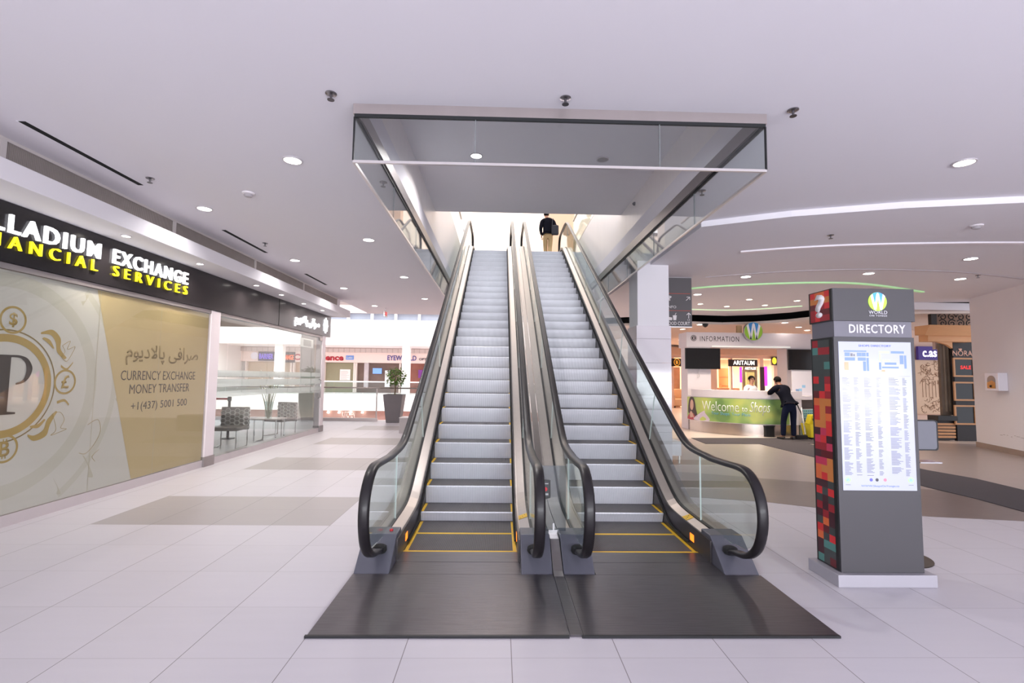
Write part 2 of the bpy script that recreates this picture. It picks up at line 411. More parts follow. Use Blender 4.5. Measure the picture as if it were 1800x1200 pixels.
# ---- upper floor hall
c = MB(); c.box(-9, WX0-.15, 8.6, 25, 5.2, ZU); c.box(WX1+.15, 12, 8.6, 25, 5.2, ZU); c.box(WX0-.15, WX1+.15, 15.2, 25, 5.2, ZU)
struct(c.build('floor_upper', mat('upper_floor_tiles', (222, 212, 205), .4, noise=.03)))
HALL = mat('hall_white', (246, 239, 232), .8, noise=.01)
c = MB(); c.box(-9, 12, 24, 24.3, ZU, 11.8); struct(c.build('wall_upper_back', HALL))
c = MB(); c.box(5.0, 5.4, 16.5, 24, ZU, 11.8); struct(c.build('wall_upper_right', HALL))
c = MB(); c.box(-7.4, -7.0, 16.5, 24, ZU, 11.8); struct(c.build('wall_upper_left', HALL))
c = MB(); c.box(-9, 12, 15.6, 24.3, 11.8, 12.0); struct(c.build('ceiling_sky_blocker', HALL))  # unseen roof added to keep sky light from washing out the hall
c = MB(); c.box(1.85, 3.1, 20.6, 21.2, ZU, 10.5); struct(c.build('wall_upper_pier', mat('tan_wall', (214, 184, 160), .7, noise=.03)))
# ---- back of the hall: window wall behind the camera
c = MB(); c.box(-14, 17, -7.3, -7.15, 0, .35); c.box(-14, 17, -7.3, -7.15, 3.6, ZC+.3)
for i in range(10): c.box(-14+i*3.1, -13.75+i*3.1, -7.3, -7.15, .35, 3.6)
struct(c.build('wall_back', WHITE))

# ---- left shop front: bulkhead, grille, soffit
ES = 14.85
c = MB()
c.box(-5.6, -4.5, -7, ES, 3.32, 3.52)
struct(c.build('trim_1', WHITE, bevel=.006))
c = MB(); c.box(-5.6, -4.82, -7, ES, 3.52, ZC+.3); struct(c.build('wall_left_bulkhead', WHITE))
perf = striped('perforated_steel', (120, 112, 108), (176, 168, 162), 1, .014, .5, .3, .5, .2)
ys = [-2, .2, 2.4, 4.72, 7.23, 9.64, 12.03, 14.57]
for i in range(2, len(ys)-1):
    t = thing('ceiling_grille', (-4.81, (ys[i]+ys[i+1])/2, 3.54), 'perforated grey air grille above the shop fascia, %s' % ['cut by the left edge of the photo', 'the longest whole one', 'second whole one along', 'third whole one along', 'farthest and shortest'][i-2], 'air grille', 'return air grilles along the shop fascia')
    b = MB(); b.box(-4.815, -4.80, ys[i]+.03, ys[i+1]-.03, 3.56, 3.81); b.build('mesh', perf, t)
    b = MB(); b.box(-4.82, -4.785, ys[i]-.03, ys[i]+.03, 3.52, ZC); b.box(-4.82, -4.785, ys[i]+.03, ys[i+1]-.03, 3.81, ZC); b.box(-4.82, -4.785, ys[i]+.03, ys[i+1]-.03, 3.52, 3.56)
    b.build('frame', mat('grille_frame', (205, 198, 196), .5), t)
# ---- shop front posts, sill, glass
FR = mat('white_frame', (232, 222, 226), .4, noise=.01)
c = MB(); c.box(XW-.14, XW, -7, 14.3, 0, .12); struct(c.build('trim_2', mat('grey_sill', (196, 188, 190), .4, .3, noise=.04)))
c = MB(); c.box(XW-.16, XW+.02, 8.72, 9.0, .0, 2.7); struct(c.build('trim_3', FR, bevel=.006))
c = MB(); c.box(XW-.165, XW+.03, 8.71, 9.02, .0, .17); struct(c.build('trim_4', STEEL2))
c = MB(); c.box(XW-.16, XW+.02, 14.17, 14.42, .0, 2.72); struct(c.build('trim_5', FR, bevel=.006))
c = MB(); c.box(XW-.165, XW+.03, 14.16, 14.44, .0, .17); struct(c.build('trim_6', STEEL2))
c = MB(); c.box(XW-.12, XW+.012, 2.0, 14.3, 2.64, 2.70); struct(c.build('trim_7', mat('head_track', (150, 144, 144), .4, .5)))
def pane(name, pts, nrm, m, th=.012):
    b = MB(); b.prism(pts, Vector(nrm)*th); return b.build(name, m)
w1 = struct(pane('window_1', [(XW, 2.0, .12), (XW, 8.72, .12), (XW, 8.72, 2.64), (XW, 2.0, 2.64)], (-1, 0, 0), glass('window_glass', (250, 250, 248))))
SG = glass('shop_glass', (248, 251, 250), .8)
yj = [9.0, 9.88, 10.92, 11.99, 12.75, 13.42]
for i in range(5):
    struct(pane('window_%d' % (i+2), [(XW, yj[i]+.006, .12), (XW, yj[i+1]-.006, .12), (XW, yj[i+1]-.006, 2.64), (XW, yj[i]+.006, 2.64)], (-1, 0, 0), SG))
# frosted safety bands stuck on the panes
for i in range(5):
    b = MB()
    for z0, z1 in ((1.55, 1.66), (1.36, 1.50), (1.17, 1.28)): b.box(XW+.001, XW+.003, yj[i]+.006, yj[i+1]-.006, z0, z1)
    o = b.build('frosted_bands', frosted('frost', (225, 232, 228), .5)); struct(o)
d = thing('glass_door', (XW, 13.8, .13), 'frameless glass shop door with long steel pull handle', 'door')
pn = pane('door_panel', [(XW, 13.44, .13), (XW, 14.15, .13), (XW, 14.15, 2.63), (XW, 13.44, 2.63)], (-1, 0, 0), SG); put(pn, d)
b = MB(); b.tube([(XW+.01, 14.0, .95), (XW+.07, 14.0, .97), (XW+.07, 14.0, 1.45), (XW+.01, 14.0, 1.47)], .014, 8); b.build('handle', CHROME, d, smooth=True)
b = MB()
for z0, z1 in ((1.55, 1.66), (1.36, 1.50), (1.17, 1.28)): b.box(XW+.001, XW+.003, 13.45, 14.14, z0, z1)
b.build('frosted_bands', frosted('frost', (0, 0, 0), .5), d)
b = MB(); b.box(XW-.02, XW+.02, 13.95, 14.15, 2.56, 2.64); b.build('closer', STEEL, d)
# ---- shop interior
SHOPW = mat('shop_wall', (222, 206, 188), .8, noise=.02)
c = MB(); c.box(-9.3, -9.15, 2, 14.3, 0, 3.3); struct(c.build('wall_shop_back', SHOPW))
c = MB(); c.box(-9.15, -5.2, 8.0, 8.12, 0, 3.3); struct(c.build('wall_shop_partition', SHOPW))
c = MB(); c.box(-9.3, -5.2, 2, 14.4, 2.95, 3.1); struct(c.build('ceiling_shop', mat('shop_ceiling', (236, 220, 208), .8)))
for i in range(3):
    x0, x1 = -9.1+i*1.33, -9.1+(i+1)*1.33-.012
    struct(pane('window_%d' % (7+i), [(x0, 14.32, .05), (x1, 14.32, .05), (x1, 14.32, 2.95), (x0, 14.32, 2.95)], (0, .012, 0), SG))
    b = MB()
    for z0, z1 in ((1.5, 1.62), (1.3, 1.45), (1.08, 1.22)): b.box(x0, x1, 14.31, 14.317, z0, z1)
    struct(b.build('frosted_bands', frosted('frost', (0, 0, 0), .5)))
b = MB(); b.box(-9.1, -7.75, 12.6, 12.7, 0, 2.7); struct(b.build('wall_shop_screen', mat('shop_screen', (226, 228, 230), .6, noise=.02, nscale=3)))

# ---- square column right of the escalator
b = MB(); b.box(2.58, 3.18, 9.2, 9.8, 2.58, ZC); struct(b.build('column', WHITE, bevel=.008))
b = MB()
for z0, z1 in ((0, .62), (.624, 1.24), (1.244, 1.9), (1.904, 2.35), (2.354, 2.6)): b.box(2.555, 3.205, 9.175, 9.825, z0, z1)
struct(b.build('column_cladding', mat('gloss_tile', (222, 216, 222), .08, noise=.01, nscale=2)))
# ---- right wall with its baseboard
wp = [Vector((12.75, 13.9, 0)), Vector((12.07, 12.35, 0)), Vector((11.51, 10.71, 0)), Vector((10.4, 7.3, 0)), Vector((9.6, 4.6, 0)), Vector((9.4, 2, 0))]
dirw = (wp[2]-wp[1]).normalized(); wp[3] = wp[1]+dirw*5.4; wp[4] = wp[1]+dirw*8.5; wp[5] = wp[1]+dirw*12
nw = Vector((-dirw.y, dirw.x, 0))
if nw.x < 0: nw = -nw
a_, b_ = wp[1], wp[5]
RW = mat('right_wall_paint', (220, 215, 218), .75, noise=.025, nscale=1.2)
c = MB(); c.prism([a_, b_, b_+nw*.25, a_+nw*.25], (0, 0, ZC+.2)); struct(c.build('wall_right', RW))
c = MB(); c.prism([a_-nw*.02, b_-nw*.02, b_, a_], (0, 0, .13)); struct(c.build('baseboard_right', mat('brown_baseboard', (138, 122, 114), .4, noise=.1)))
b = MB()
for k in range(14):
    p = a_+dirw*(1.0+.12*k+R.uniform(-.03, .03)); z = .42+R.uniform(-.03, .02)
    b.rbox(p-nw*.001+Vector((0, 0, z)), (dirw, nw, (0, 0, 1)), (R.uniform(.02, .06), .0015, .004))
struct(b.build('trim_8', mat('scuff', (150, 138, 134), .8)))

# ================================================================== ESCALATORS
T30 = math.tan(math.pi/6)
def ramp(y, off, lo, hi, e=.05):
    z = T30*y+off
    z = (z+lo)/2+math.sqrt(((z-lo)/2)**2+e*e)
    return (z+hi)/2-math.sqrt(((z-hi)/2)**2+e*e)
deck = lambda y: ramp(y, -2.985, .215, ZU+.18, .05)
nose = lambda y: ramp(y, -3.12, -.01, ZU, .03)
rail = lambda y: ramp(y, -2.155, .865, ZU+.9, .06)
def yspan(a, b, d=.25):
    n = max(2, int((b-a)/d)+1); return [a+(b-a)*i/(n-1) for i in range(n)]
YS = yspan(4.62, 5.2, .1)+yspan(5.28, 6.3, .1)+yspan(6.6, 13.8, .6)+yspan(14.1, 15.6, .1)+[16.0, 16.4]
def sweep(b, x0, x1, ys, lo, hi, m=0, dz1=0, dz0=0):
    """solid between heights lo(y) and hi(y) from x0 to x1; dz0/dz1 shift the top edge at x0/x1"""
    n = len(ys); vs = []
    for y in ys: vs += [(x0, y, lo(y)), (x1, y, lo(y)), (x1, y, hi(y)+dz1), (x0, y, hi(y)+dz0)]
    fs = [[0, 1, 2, 3], [4*n-4, 4*n-1, 4*n-2, 4*n-3]]
    for i in range(n-1):
        o = 4*i
        for j in range(4): fs.append([o+j, o+4+j, o+4+(j+1) % 4, o+(j+1) % 4])
    return b.add(vs, fs, m)
RISER = striped('step_riser_ribs', (186, 185, 194), (244, 243, 250), 0, .0125, .4, .3, .42, .5, .06, .12)
TREAD = striped('step_tread_ribs', (46, 44, 46), (112, 108, 110), 0, .0125, .6, .2, .5, .5, .12, .12)
YELLOW = mat('yellow_paint', (222, 178, 40), .5, noise=.12, nscale=30)
SKIRT = mat('dark_skirt', (74, 69, 71), .35, .6, noise=.1)
PLINTH = mat('blue_grey_plinth', (84, 84, 95), .4, .2, noise=.08, nscale=9)
PLATE = mat('ribbed_steel_plate', (92, 88, 92), .34, .75, noise=.32, nscale=5, stretch=(1, 14, 1), bump=.12)
PLATE2 = PLATE
CLAD = mat('truss_cladding', (206, 202, 206), .35, .5, noise=.03)
BRUSH = mat('skirt_brush', (18, 18, 20), .9)
ORANGE = mat('orange_lamp', (255, 140, 40), .4, emit=1.6, ecol=(255, 120, 30))
BGL = glass('balustrade_glass', (244, 250, 248), 1.0)
def rail_path(x):
    pts = [(4.30, .13), (4.18, .17), (4.02, .2), (3.9, .255), (3.81, .34), (3.755, .46), (3.74, .58), (3.765, .70), (3.84, .80), (3.94, .862), (4.06, .885), (4.3, .877), (4.6, .868)]
    P = smooth_path([Vector((x, y, z)) for y, z in pts], 3)
    P += [Vector((x, y, rail(y))) for y in yspan(4.75, 6.3, .1)+yspan(6.7, 14.0, .8)+yspan(14.2, 15.5, .1)+[15.8, 16.1]]
    z1 = ZU+.9
    for k in range(1, 14):
        a = math.pi/2-math.pi*1.12*k/13
        P.append(Vector((x, 16.3+.40*math.cos(a), z1-.40+.40*math.sin(a))))
    return P
SEC = [(-.042, -.006), (-.036, .014), (-.02, .022), (.02, .022), (.036, .014), (.042, -.006), (.034, -.02), (-.034, -.02)]
def escalator(cx, label, out_l, out_r):
    t = thing('escalator', (cx, 4.65, 0), label, 'escalator')
    # landing plate and comb
    b = MB(); b.box(cx-out_l, cx+out_r, 3.18, 4.12, -.01, .012)
    b.box(cx-.53, cx+.53, 4.124, 4.385, -.01, .012)
    b.build('landing_plate', PLATE, t)
    b = MB(); b.box(cx-out_l-.012, cx+out_r+.0, 3.162, 3.18, -.01, .014); b.build('plate_edge', DARKM, t)
    b = MB(); b.box(cx-.53, cx+.53, 4.39, 4.635, -.01, .013); b.build('comb_plate', PLATE, t)
    b = MB(); b.box(cx-.53, cx+.53, 4.635, 4.662, -.01, .014); b.build('comb_line', YELLOW, t)
    # steps
    hw = .512
    b = MB(); b.box(cx-hw, cx+hw, 4.665, 5.185, -.2, .006)
    s = b.build('step', TREAD, t)
    for q in ((cx-hw, cx-hw+.032, 4.665, 5.185), (cx+hw-.032, cx+hw, 4.665, 5.185), (cx-hw+.032, cx+hw-.032, 5.165, 5.185)):
        b = MB(); b.box(*q, .006, .008); b.build('yellow_edge', YELLOW, s)
    b = MB(); b.box(cx-hw, cx+hw, 5.19, 5.66, -.2, .006)
    s = b.build('step', TREAD, t)
    for q in ((cx-hw, cx-hw+.032, 5.19, 5.6), (cx+hw-.032, cx+hw, 5.19, 5.6), (cx-hw+.032, cx+hw-.032, 5.19, 5.205)):
        b = MB(); b.box(*q, .006, .008); b.build('yellow_edge', YELLOW, s)
    k = 0
    while True:
        y = 5.60+.355*k; z = T30*y-3.12
        if z > ZU: break
        y1 = y+.40 if z+.205 <= ZU else 15.6
        h = .235 if k else .12
        b = MB()
        # riser curved like the real die-cast face
        prof = [(y, z), (y-.004, z-.012), (y+.006, z-.06*h/.205), (y+.02, z-.12*h/.205), (y+.04, z-h)]
        pts = [(cx-hw, yy, zz) for yy, zz in prof]; pt2 = [(cx+hw, yy, zz) for yy, zz in prof]; n = len(prof)
        b.add(pts+pt2, [[i, i+1, n+i+1, n+i] for i in range(n-1)], 1)
        o = [(cx-hw, y, z), (cx+hw, y, z), (cx+hw, y1, z), (cx-hw, y1, z)]
        b.add(o, [[0, 1, 2, 3]], 0)
        b.add([(x, yy, zz) for x in (cx-hw, cx+hw) for yy, zz in prof+[(y1, z-h), (y1, z)]], [list(range(n+2)), list(range(n+2, 2*n+4))], 1)
        s = b.build('step', [TREAD, RISER], t)
        if k < 9:
            for q in ((cx-hw, cx-hw+.03), (cx+hw-.03, cx+hw)):
                b = MB(); b.box(*q, y+.002, y1-.05, z, z+.002); b.build('yellow_edge', YELLOW, s)
        k += 1
    b = MB(); b.box(cx-hw, cx+hw, 15.6, 17.6, ZU-.03, ZU+.004); b.build('upper_landing_plate', PLATE2, t)
    for sd in (-1, 1):
        ow = out_l if sd < 0 else out_r
        X = lambda a: cx+sd*a
        def sw(name, a, bb, ys, lo, hi, m, da=0, db=0):
            q = MB(); x0, x1 = X(a), X(bb)
            if x0 < x1: sweep(q, x0, x1, ys, lo, hi, 0, db, da)
            else: sweep(q, x1, x0, ys, lo, hi, 0, da, db)
            return q.build(name, m, t)
        sw('skirt', .517, .533, [4.38]+YS, lambda y: nose(y)-.3 if y > 5 else 0, lambda y: deck(y)-.012 if y > 4.5 else .2, SKIRT)
        q = MB()
        q2 = [(y, nose(y)+.03+.02) for y in YS if y > 4.8]
        q.tube([(X(.507), y, z) for y, z in q2], .011, 6); q.build('skirt_brush', BRUSH, t)
        sw('inner_deck', .534, .632, YS, lambda y: deck(y)-.03, deck, STEEL, -.035, 0)
        sw('gasket', .633, .667, YS, lambda y: deck(y)-.03, lambda y: deck(y)+.012, RUBBER)
        sw('outer_deck', .668, ow-.003, YS, lambda y: deck(y)-.03, deck, STEEL)
        if ow > .8: sw('cladding', ow-.015, ow, [4.45]+YS, lambda y: max(0, T30*y-4.1) if y < 14.4 else 4.21, lambda y: deck(y)-.028, CLAD)
        # newel plinth
        q = MB()
        a0, a1 = sorted((X(.534), X(ow)))
        q.prism([(a0, 4.125, .0), (a0, 4.42, .238), (a0, 4.615, .238), (a0, 4.615, 0)], (a1-a0, 0, 0))
        q.build('newel_plinth', PLINTH, t, bevel=.008)
        q = MB(); q.lathe([(.05, -.03), (.062, -.01), (.058, .02), (.04, .03)], (X(.65), 4.285, .155), 16); ib = q.build('handrail_inlet', BRUSH, t, smooth=True)
        # handrail
        q = MB(); q.tube(rail_path(X(.65)), [(c_, d_) for c_, d_ in SEC], up=(0, 0, -1)); q.build('handrail', RUBBER, t, smooth=True)
        # balustrade glass, panel by panel
        cuts = [4.9, 6.55, 8.2, 9.85, 11.5, 13.15, 14.8]
        def top(y): return max(4.0, y-.26*min(1, max(0, (y-5.1)/.7)))
        newel = [(4.2, .235), (4.02, .25), (3.9, .31), (3.82, .4), (3.785, .5), (3.785, .62), (3.82, .73), (3.9, .81), (4.02, .85)]
        for i in range(len(cuts)+1):
            y0 = cuts[i-1] if i else None; y1 = cuts[i] if i < len(cuts) else None
            lo_y = yspan((y0+.004) if y0 else 4.25, (y1-.004) if y1 else 16.25, .15)
            hi_y = yspan((top(y0)+.004) if y0 else 4.1, (top(y1)-.004) if y1 else 16.25, .15)
            pts = [(y, deck(y)+.004) for y in lo_y]
            if y1 is None: pts += [(16.5, ZU+.25), (16.66, ZU+.5), (16.6, ZU+.72), (16.45, ZU+.84)]
            pts += [(y, rail(y)-.018) for y in hi_y[::-1]]
            if y0 is None: pts += newel[::-1]
            q = MB(); q.prism([(X(.65)-.005, y, z) for y, z in pts], (.01, 0, 0)); q.build('glass_panel', BGL, t)
            if y1:
                q = MB(); q.prism([(X(.65)-.006, y1-.003, deck(y1)), (X(.65)-.006, y1+.003, deck(y1)), (X(.65)-.006, top(y1)+.003, rail(top(y1))-.02), (X(.65)-.006, top(y1)-.003, rail(top(y1))-.02)], (.012, 0, 0))
                q.build('glass_joint', mat('clear_edge', (226, 232, 230), .3), t)
    # orange comb light lamps, stickers, emergency button
    for sd in (-1, 1):
        q = MB(); q.box(cx+sd*.516-.002, cx+sd*.516+.002, 4.74, 4.83, .07, .135); q.build('comb_light', ORANGE, t)
    return t
eL = escalator(-.335, 'left-hand escalator of the pair, its grey steps empty', .82, .79)
eR = escalator(1.335, 'right-hand escalator of the pair, with the person in the dark jacket at its top', .79, .82)
def on_deck(x0, x1, y0, y1, up=.002):
    return [(x0, y0, deck(y0)+up-.035*0), (x1, y0, deck(y0)+up), (x1, y1, deck(y1)+up), (x0, y1, deck(y1)+up)]
for e, cx, sd in ((eL, -.335, 1), (eR, 1.335, 1)):
    b = MB()
    xa, xb = cx+sd*.545, cx+sd*.63
    y0, y1 = 5.02, 5.14
    f = lambda x, y: deck(y)-.035*(.632-abs(x-cx))/.098+.0015
    b.prism([(xa, y0, f(xa, y0)), (xb, y0, f(xb, y0)), (xb, y1, f(xb, y1)), (xa, y1, f(xa, y1))], (0, 0, .0015))
    st = b.build('warning_sticker', YELLOW, e)
    b = MB()
    for i in range(3):
        yy = y0+.03+.03*i; xx = xa+.02+.022*i
        b.box(xx-.004, xx+.004, yy-.012, yy+.008, f(xx, yy)+.001, f(xx, yy)+.0025)
    b.build('pictogram', BLACK, st)
b = MB(); b.lathe([(.016, 0), (.016, .012), (.01, .016)], (-.335-.60, 4.5, .238), 12); b.build('stop_button', mat('red_button', (190, 30, 40), .4), eL)
# steel decking, strip and acrylic guard between the two escalators
b = MB(); sweep(b, .459, .541, YS, lambda y: deck(y)-.03, lambda y: deck(y)+.001)
t = thing('centre_decking', (.5, 4.6, 0), 'narrow steel decking strip running up between the two escalators', 'decking')
b.build('incline_strip', STEEL, t)
b = MB(); b.prism([(.459, 4.09, .012), (.459, 4.16, .03), (.459, 4.42, .2), (.459, 4.615, .2), (.459, 4.615, 0), (.459, 4.09, 0)], (.082, 0, 0)); b.build('end_cover', STEEL2, t, bevel=.004)
b = MB(); b.box(.461, .539, 3.18, 4.085, -.01, .0125); b.build('floor_strip', PLATE, t)
t = thing('acrylic_guard', (.5, 4.52, .22), 'clear acrylic guard panel standing between the two bottom handrails', 'guard panel')
b = MB(); b.box(.385, .61, 4.515, 4.523, .225, .81); b.build('panel', glass('acrylic', (214, 220, 226), 1.2, .05), t)
b = MB(); b.box(.455, .545, 4.5, 4.54, .2, .25); b.box(.492, .508, 4.505, 4.513, .24, .31); b.build('clamp', CHROME, t)
t = thing('stop_sign_plate', (.435, 4.505, .6), 'small black framed notice with red disc fixed to the clear guard', 'sign')
b = MB(); b.prism([(.39, 4.50, .51), (.47, 4.50, .53), (.468, 4.50, .685), (.39, 4.50, .69)], (0, .012, 0)); b.build('frame', BLACK, t)
b = MB(); b.prism([(.397, 4.498, .53), (.458, 4.498, .545), (.457, 4.498, .67), (.397, 4.498, .675)], (0, .004, 0)); b.build('plate', mat('sign_dark', (58, 56, 60), .5), t)
b = MB(); b.lathe([(.018, 0), (.018, .004)], (.424, 4.497, .607), 16, 'y'); b.build('disc', mat('red_print', (196, 40, 52), .5), t)
b = MB()
for i in range(5): b.box(.404, .45, 4.4965, 4.4975, .555+i*.006 if i < 3 else .64+i*.004, .558+i*.006 if i < 3 else .642+i*.004)
b.build('lines', mat('white_print', (225, 225, 225), .6), t)

# ---- glass smoke curtain round the well
t = thing('glass_smoke_curtain', ((WX0+WX1)/2, WY0, ZC), 'glass smoke curtain hanging round the escalator opening below a steel fascia', 'glass curtain')
b = MB(); b.box(WX0-.03, WX1+.03, WY0-.03, WY0-.005, 3.755, ZC+.005); b.build('front_fascia', mat('fascia_steel', (196, 186, 184), .32, .9, noise=.06, nscale=8, stretch=(1, .1, .1)), t)
b = MB(); b.box(WX0-.03, WX0-.0, WY0-.004, WY1, 3.755, ZC+.005); b.box(WX0, WX0+.012, WY0+.03, WY1, ZC-.08, ZC+.05); b.build('side_fascia', STEEL2, t)
b = MB(); b.box(WX1, WX1+.03, WY0-.004, WY1, 3.755, ZC+.005); b.box(WX1-.012, WX1, WY0+.03, WY1, ZC-.08, ZC+.05); b.build('side_fascia', STEEL2, t)
b = MB(); b.box(WX0-.02, WX1+.02, WY0-.028, WY0-.006, 3.728, 3.755); b.box(WX0-.026, WX0-.004, WY0, WY1, 3.728, 3.755); b.box(WX1+.004, WX1+.026, WY0, WY1, 3.728, 3.755); b.build('shadow_gap', mat('gap_black', (20, 22, 26), .6), t)
CG = glass('curtain_glass', (247, 250, 250), 1.2)
xs = [WX0-.012, WX0+.98, WX1-.88, WX1+.012]
for i in range(3):
    b = MB(); b.box(xs[i]+.003, xs[i+1]-.003, WY0-.022, WY0-.012, 3.36, 3.73); b.build('glass_panel', CG, t)
yj2 = [WY0-.01, 5.5, 7.0, 8.5, 10.0, 11.5, 13.0]
for sx, x in ((0, WX0-.02), (1, WX1+.01)):
    for i in range(5):
        b = MB(); b.box(x, x+.01, yj2[i]+.003, yj2[i+1]-.003, 3.36, 3.73); b.build('glass_panel', CG, t)
b = MB()
for i in (1, 2): b.box(xs[i]-.003, xs[i]+.003, WY0-.023, WY0-.011, 3.36, 3.73)
for x in (WX0-.02, WX1+.01):
    for y in yj2[1:5]: b.box(x-.001, x+.011, y-.003, y+.003, 3.36, 3.73)
b.build('joint', mat('joint_grey', (120, 124, 126), .5), t)
b = MB(); b.box(WX0-.022, WX1+.022, WY0-.026, WY0-.006, 3.34, 3.362); b.box(WX0-.024, WX0-.004, WY0-.006, 11.4, 3.34, 3.362); b.box(WX1+.004, WX1+.024, WY0-.006, 11.4, 3.34, 3.362)
b.build('bottom_rail', mat('rail_steel', (214, 208, 208), .3, .7), t)
b = MB(); b.box(WX0-.026, WX0-.014, WY0-.026, WY0-.01, 3.36, 3.73); b.box(WX1+.014, WX1+.026, WY0-.026, WY0-.01, 3.36, 3.73); b.build('corner_joint', DARKM, t)

# ---- glass railing round the upper opening
for x, l, ya in ((WX0-.06, 'glass railing on the upper floor, left edge of the escalator opening', 9.0), (WX1+.06, 'glass railing on the upper floor, right edge of the escalator opening', 9.0)):
    t = thing('glass_railing', (x, 12, 5.47), l, 'railing')
    for i in range(4):
        b = MB(); b.box(x-.006, x+.006, ya+i*1.55+.005, ya+(i+1)*1.55-.005, 5.56, 6.5); b.build('glass_panel', GLASSG, t)
    b = MB(); b.box(x-.025, x+.025, ya, ya+6.2, 6.5, 6.54); b.build('top_rail', STEEL, t)
    b = MB(); b.box(x-.03, x+.03, ya, ya+6.2, 5.47, 5.56); b.build('base_channel', STEEL2, t)
t = thing('hall_window', (-4.1, 24, 8.2), 'tall grey framed window in the white hall above the escalators', 'window')
b = MB(); P0 = at(792, 340, AY, 23.98); P1 = at(816, 403, AY, 23.98)
b.box(-3.4, P1.x-.02, 23.95, 23.985, P1.z, 11.4); b.build('pane', mat('bright_window', (235, 242, 250), .2, emit=.9, ecol=(240, 246, 255)), t)
b = MB(); b.box(-3.5, P1.x, 23.93, 23.99, P1.z-.12, P1.z); b.box(-3.5, -3.4, 23.93, 23.99, P1.z, 11.4); b.build('frame', GREYP, t)

# ================================================================== LEFT SHOP: sign, poster, interior
Y_, Z_ = Vector((0, 1, 0)), Vector((0, 0, 1))
SIGNB = mat('sign_black', (40, 37, 40), .22, .2, noise=.06)
GLOWW = mat('sign_white_glow', (255, 255, 255), .4, emit=1.7, ecol=(250, 250, 255))
GLOWY = mat('sign_yellow_glow', (255, 240, 40), .4, emit=1.0, ecol=(255, 236, 30))
t = thing('shop_sign', (XW, 9.5, 2.70), 'long dark fascia sign with white and yellow lit lettering over the left shop', 'sign')
b = MB(); b.box(XW-.1, XW+.03, 2.0, 14.75, 2.705, 3.315); b.build('panel', SIGNB, t)
b = MB(); b.box(XW+.03, XW+.036, 11.3, 11.312, 2.705, 3.315); b.build('panel_joint', BLACK, t)
sx = XW+.031
def sign(name, s, m, y0, y1, z0, z1, bold=.018, depth=.03, x=None, parent=None, **k):
    return text(name, s, m, parent or t, (x or sx, (y0+y1)/2, (z0+z1)/2), Y_, Z_, y1-y0, z1-z0, depth, bold, **k)
sign('lettering', 'PALLADIUM', GLOWW, 4.50, 6.22, 3.005, 3.195, .012, space=1.25)['label'] = 'white lit lettering'
sign('lettering', 'EXCHANGE', GLOWW, 6.43, 7.96, 3.005, 3.195, .012, space=1.25)['label'] = 'white lit lettering'
sign('lettering', 'FINANCIAL', GLOWY, 4.56, 6.19, 2.845, 2.98, -.012, space=1.7)['label'] = 'yellow lit lettering'
sign('lettering', 'SERVICES', GLOWY, 6.45, 7.96, 2.845, 2.98, -.012, space=1.7)['label'] = 'yellow lit lettering'
ARAB = '\uFEE1\uFEEE\uFBFE\uFEA9\uFEFB\uFE8E\uFB58 \uFBFD\uFED3\uFE8D\uFEAE\uFEBB'
sign('script_lettering', ARAB, GLOWW, 12.15, 13.78, 2.78, 3.10, .02)
b = MB()
pts = []
for i in range(16):
    a = math.pi/2+2*math.pi*i/16; r = .2 if i % 2 == 0 else .155
    pts.append((sx, 14.28+r*.85*math.cos(a), 3.01+r*1.12*math.sin(a)))
b.prism(pts, (.03, 0, 0)); b.build('emblem', GLOWW, t)

# ---- window poster
px = XW-.02
t = thing('window_poster', (px, 6, .125), 'large pale window poster with gold coin rings, a dark P and exchange lettering', 'poster')
PAPER = mat('poster_paper', (206, 205, 200), .65, noise=.03, nscale=.9)
SWIRL = mat('poster_swirl', (190, 186, 170), .65, noise=.03)
SWIRL2 = mat('poster_swirl_pale', (197, 196, 186), .65)
GBAND = mat('poster_gold_band', (196, 178, 136), .6, noise=.05, nscale=.8)
INK = mat('poster_ink', (66, 60, 58), .6)
INKG = mat('poster_olive_ink', (140, 122, 80), .6)
b = MB(); b.box(px-.004, px, 2.02, 8.7, .125, 2.635); b.build('backing', PAPER, t)
lay = [0]
def art(name, polys, m, z=None):
    lay[0] += 1; x = px+.0002*lay[0]+.0002; b = MB()
    for p in polys: b.prism([(x, y, z) for y, z in p], (.0004, 0, 0))
    return b.build(name, m, t)
def annulus(cy_, cz, r0, r1, a0=0, a1=2*math.pi, n=64):
    out = []
    for i in range(n):
        a, bb = a0+(a1-a0)*i/n, a0+(a1-a0)*(i+1)/n
        out.append([(cy_+r*math.cos(q), cz+r*math.sin(q)) for r, q in ((r0, a), (r1, a), (r1, bb), (r0, bb))])
    return out
def ringart(name, parts, m):
    lay[0] += 1; x = px+.0002*lay[0]+.0002; b = MB()
    for (cy_, cz, r0, r1) in parts:
        n = 64; vs = []
        for r in (r0, r1):
            for i in range(n):
                a = 2*math.pi*i/n; vs.append((x, cy_+r*math.cos(a), cz+r*math.sin(a)))
        b.add(vs, [[i, (i+1) % n, n+(i+1) % n, n+i] for i in range(n)])
    return b.build(name, m, t)
def crescent(name, c0, pts_out, pts_in, m):
    P = [tuple(p)[:2] for p in smooth_path([(y, z, 0) for y, z in pts_out], 6)]+[tuple(p)[:2] for p in smooth_path([(y, z, 0) for y, z in pts_in], 6)]
    return art(name, [P], m)
RC = (5.22, 1.445)
clip = lambda r0, r1: (RC[0], RC[1], r0, r1)
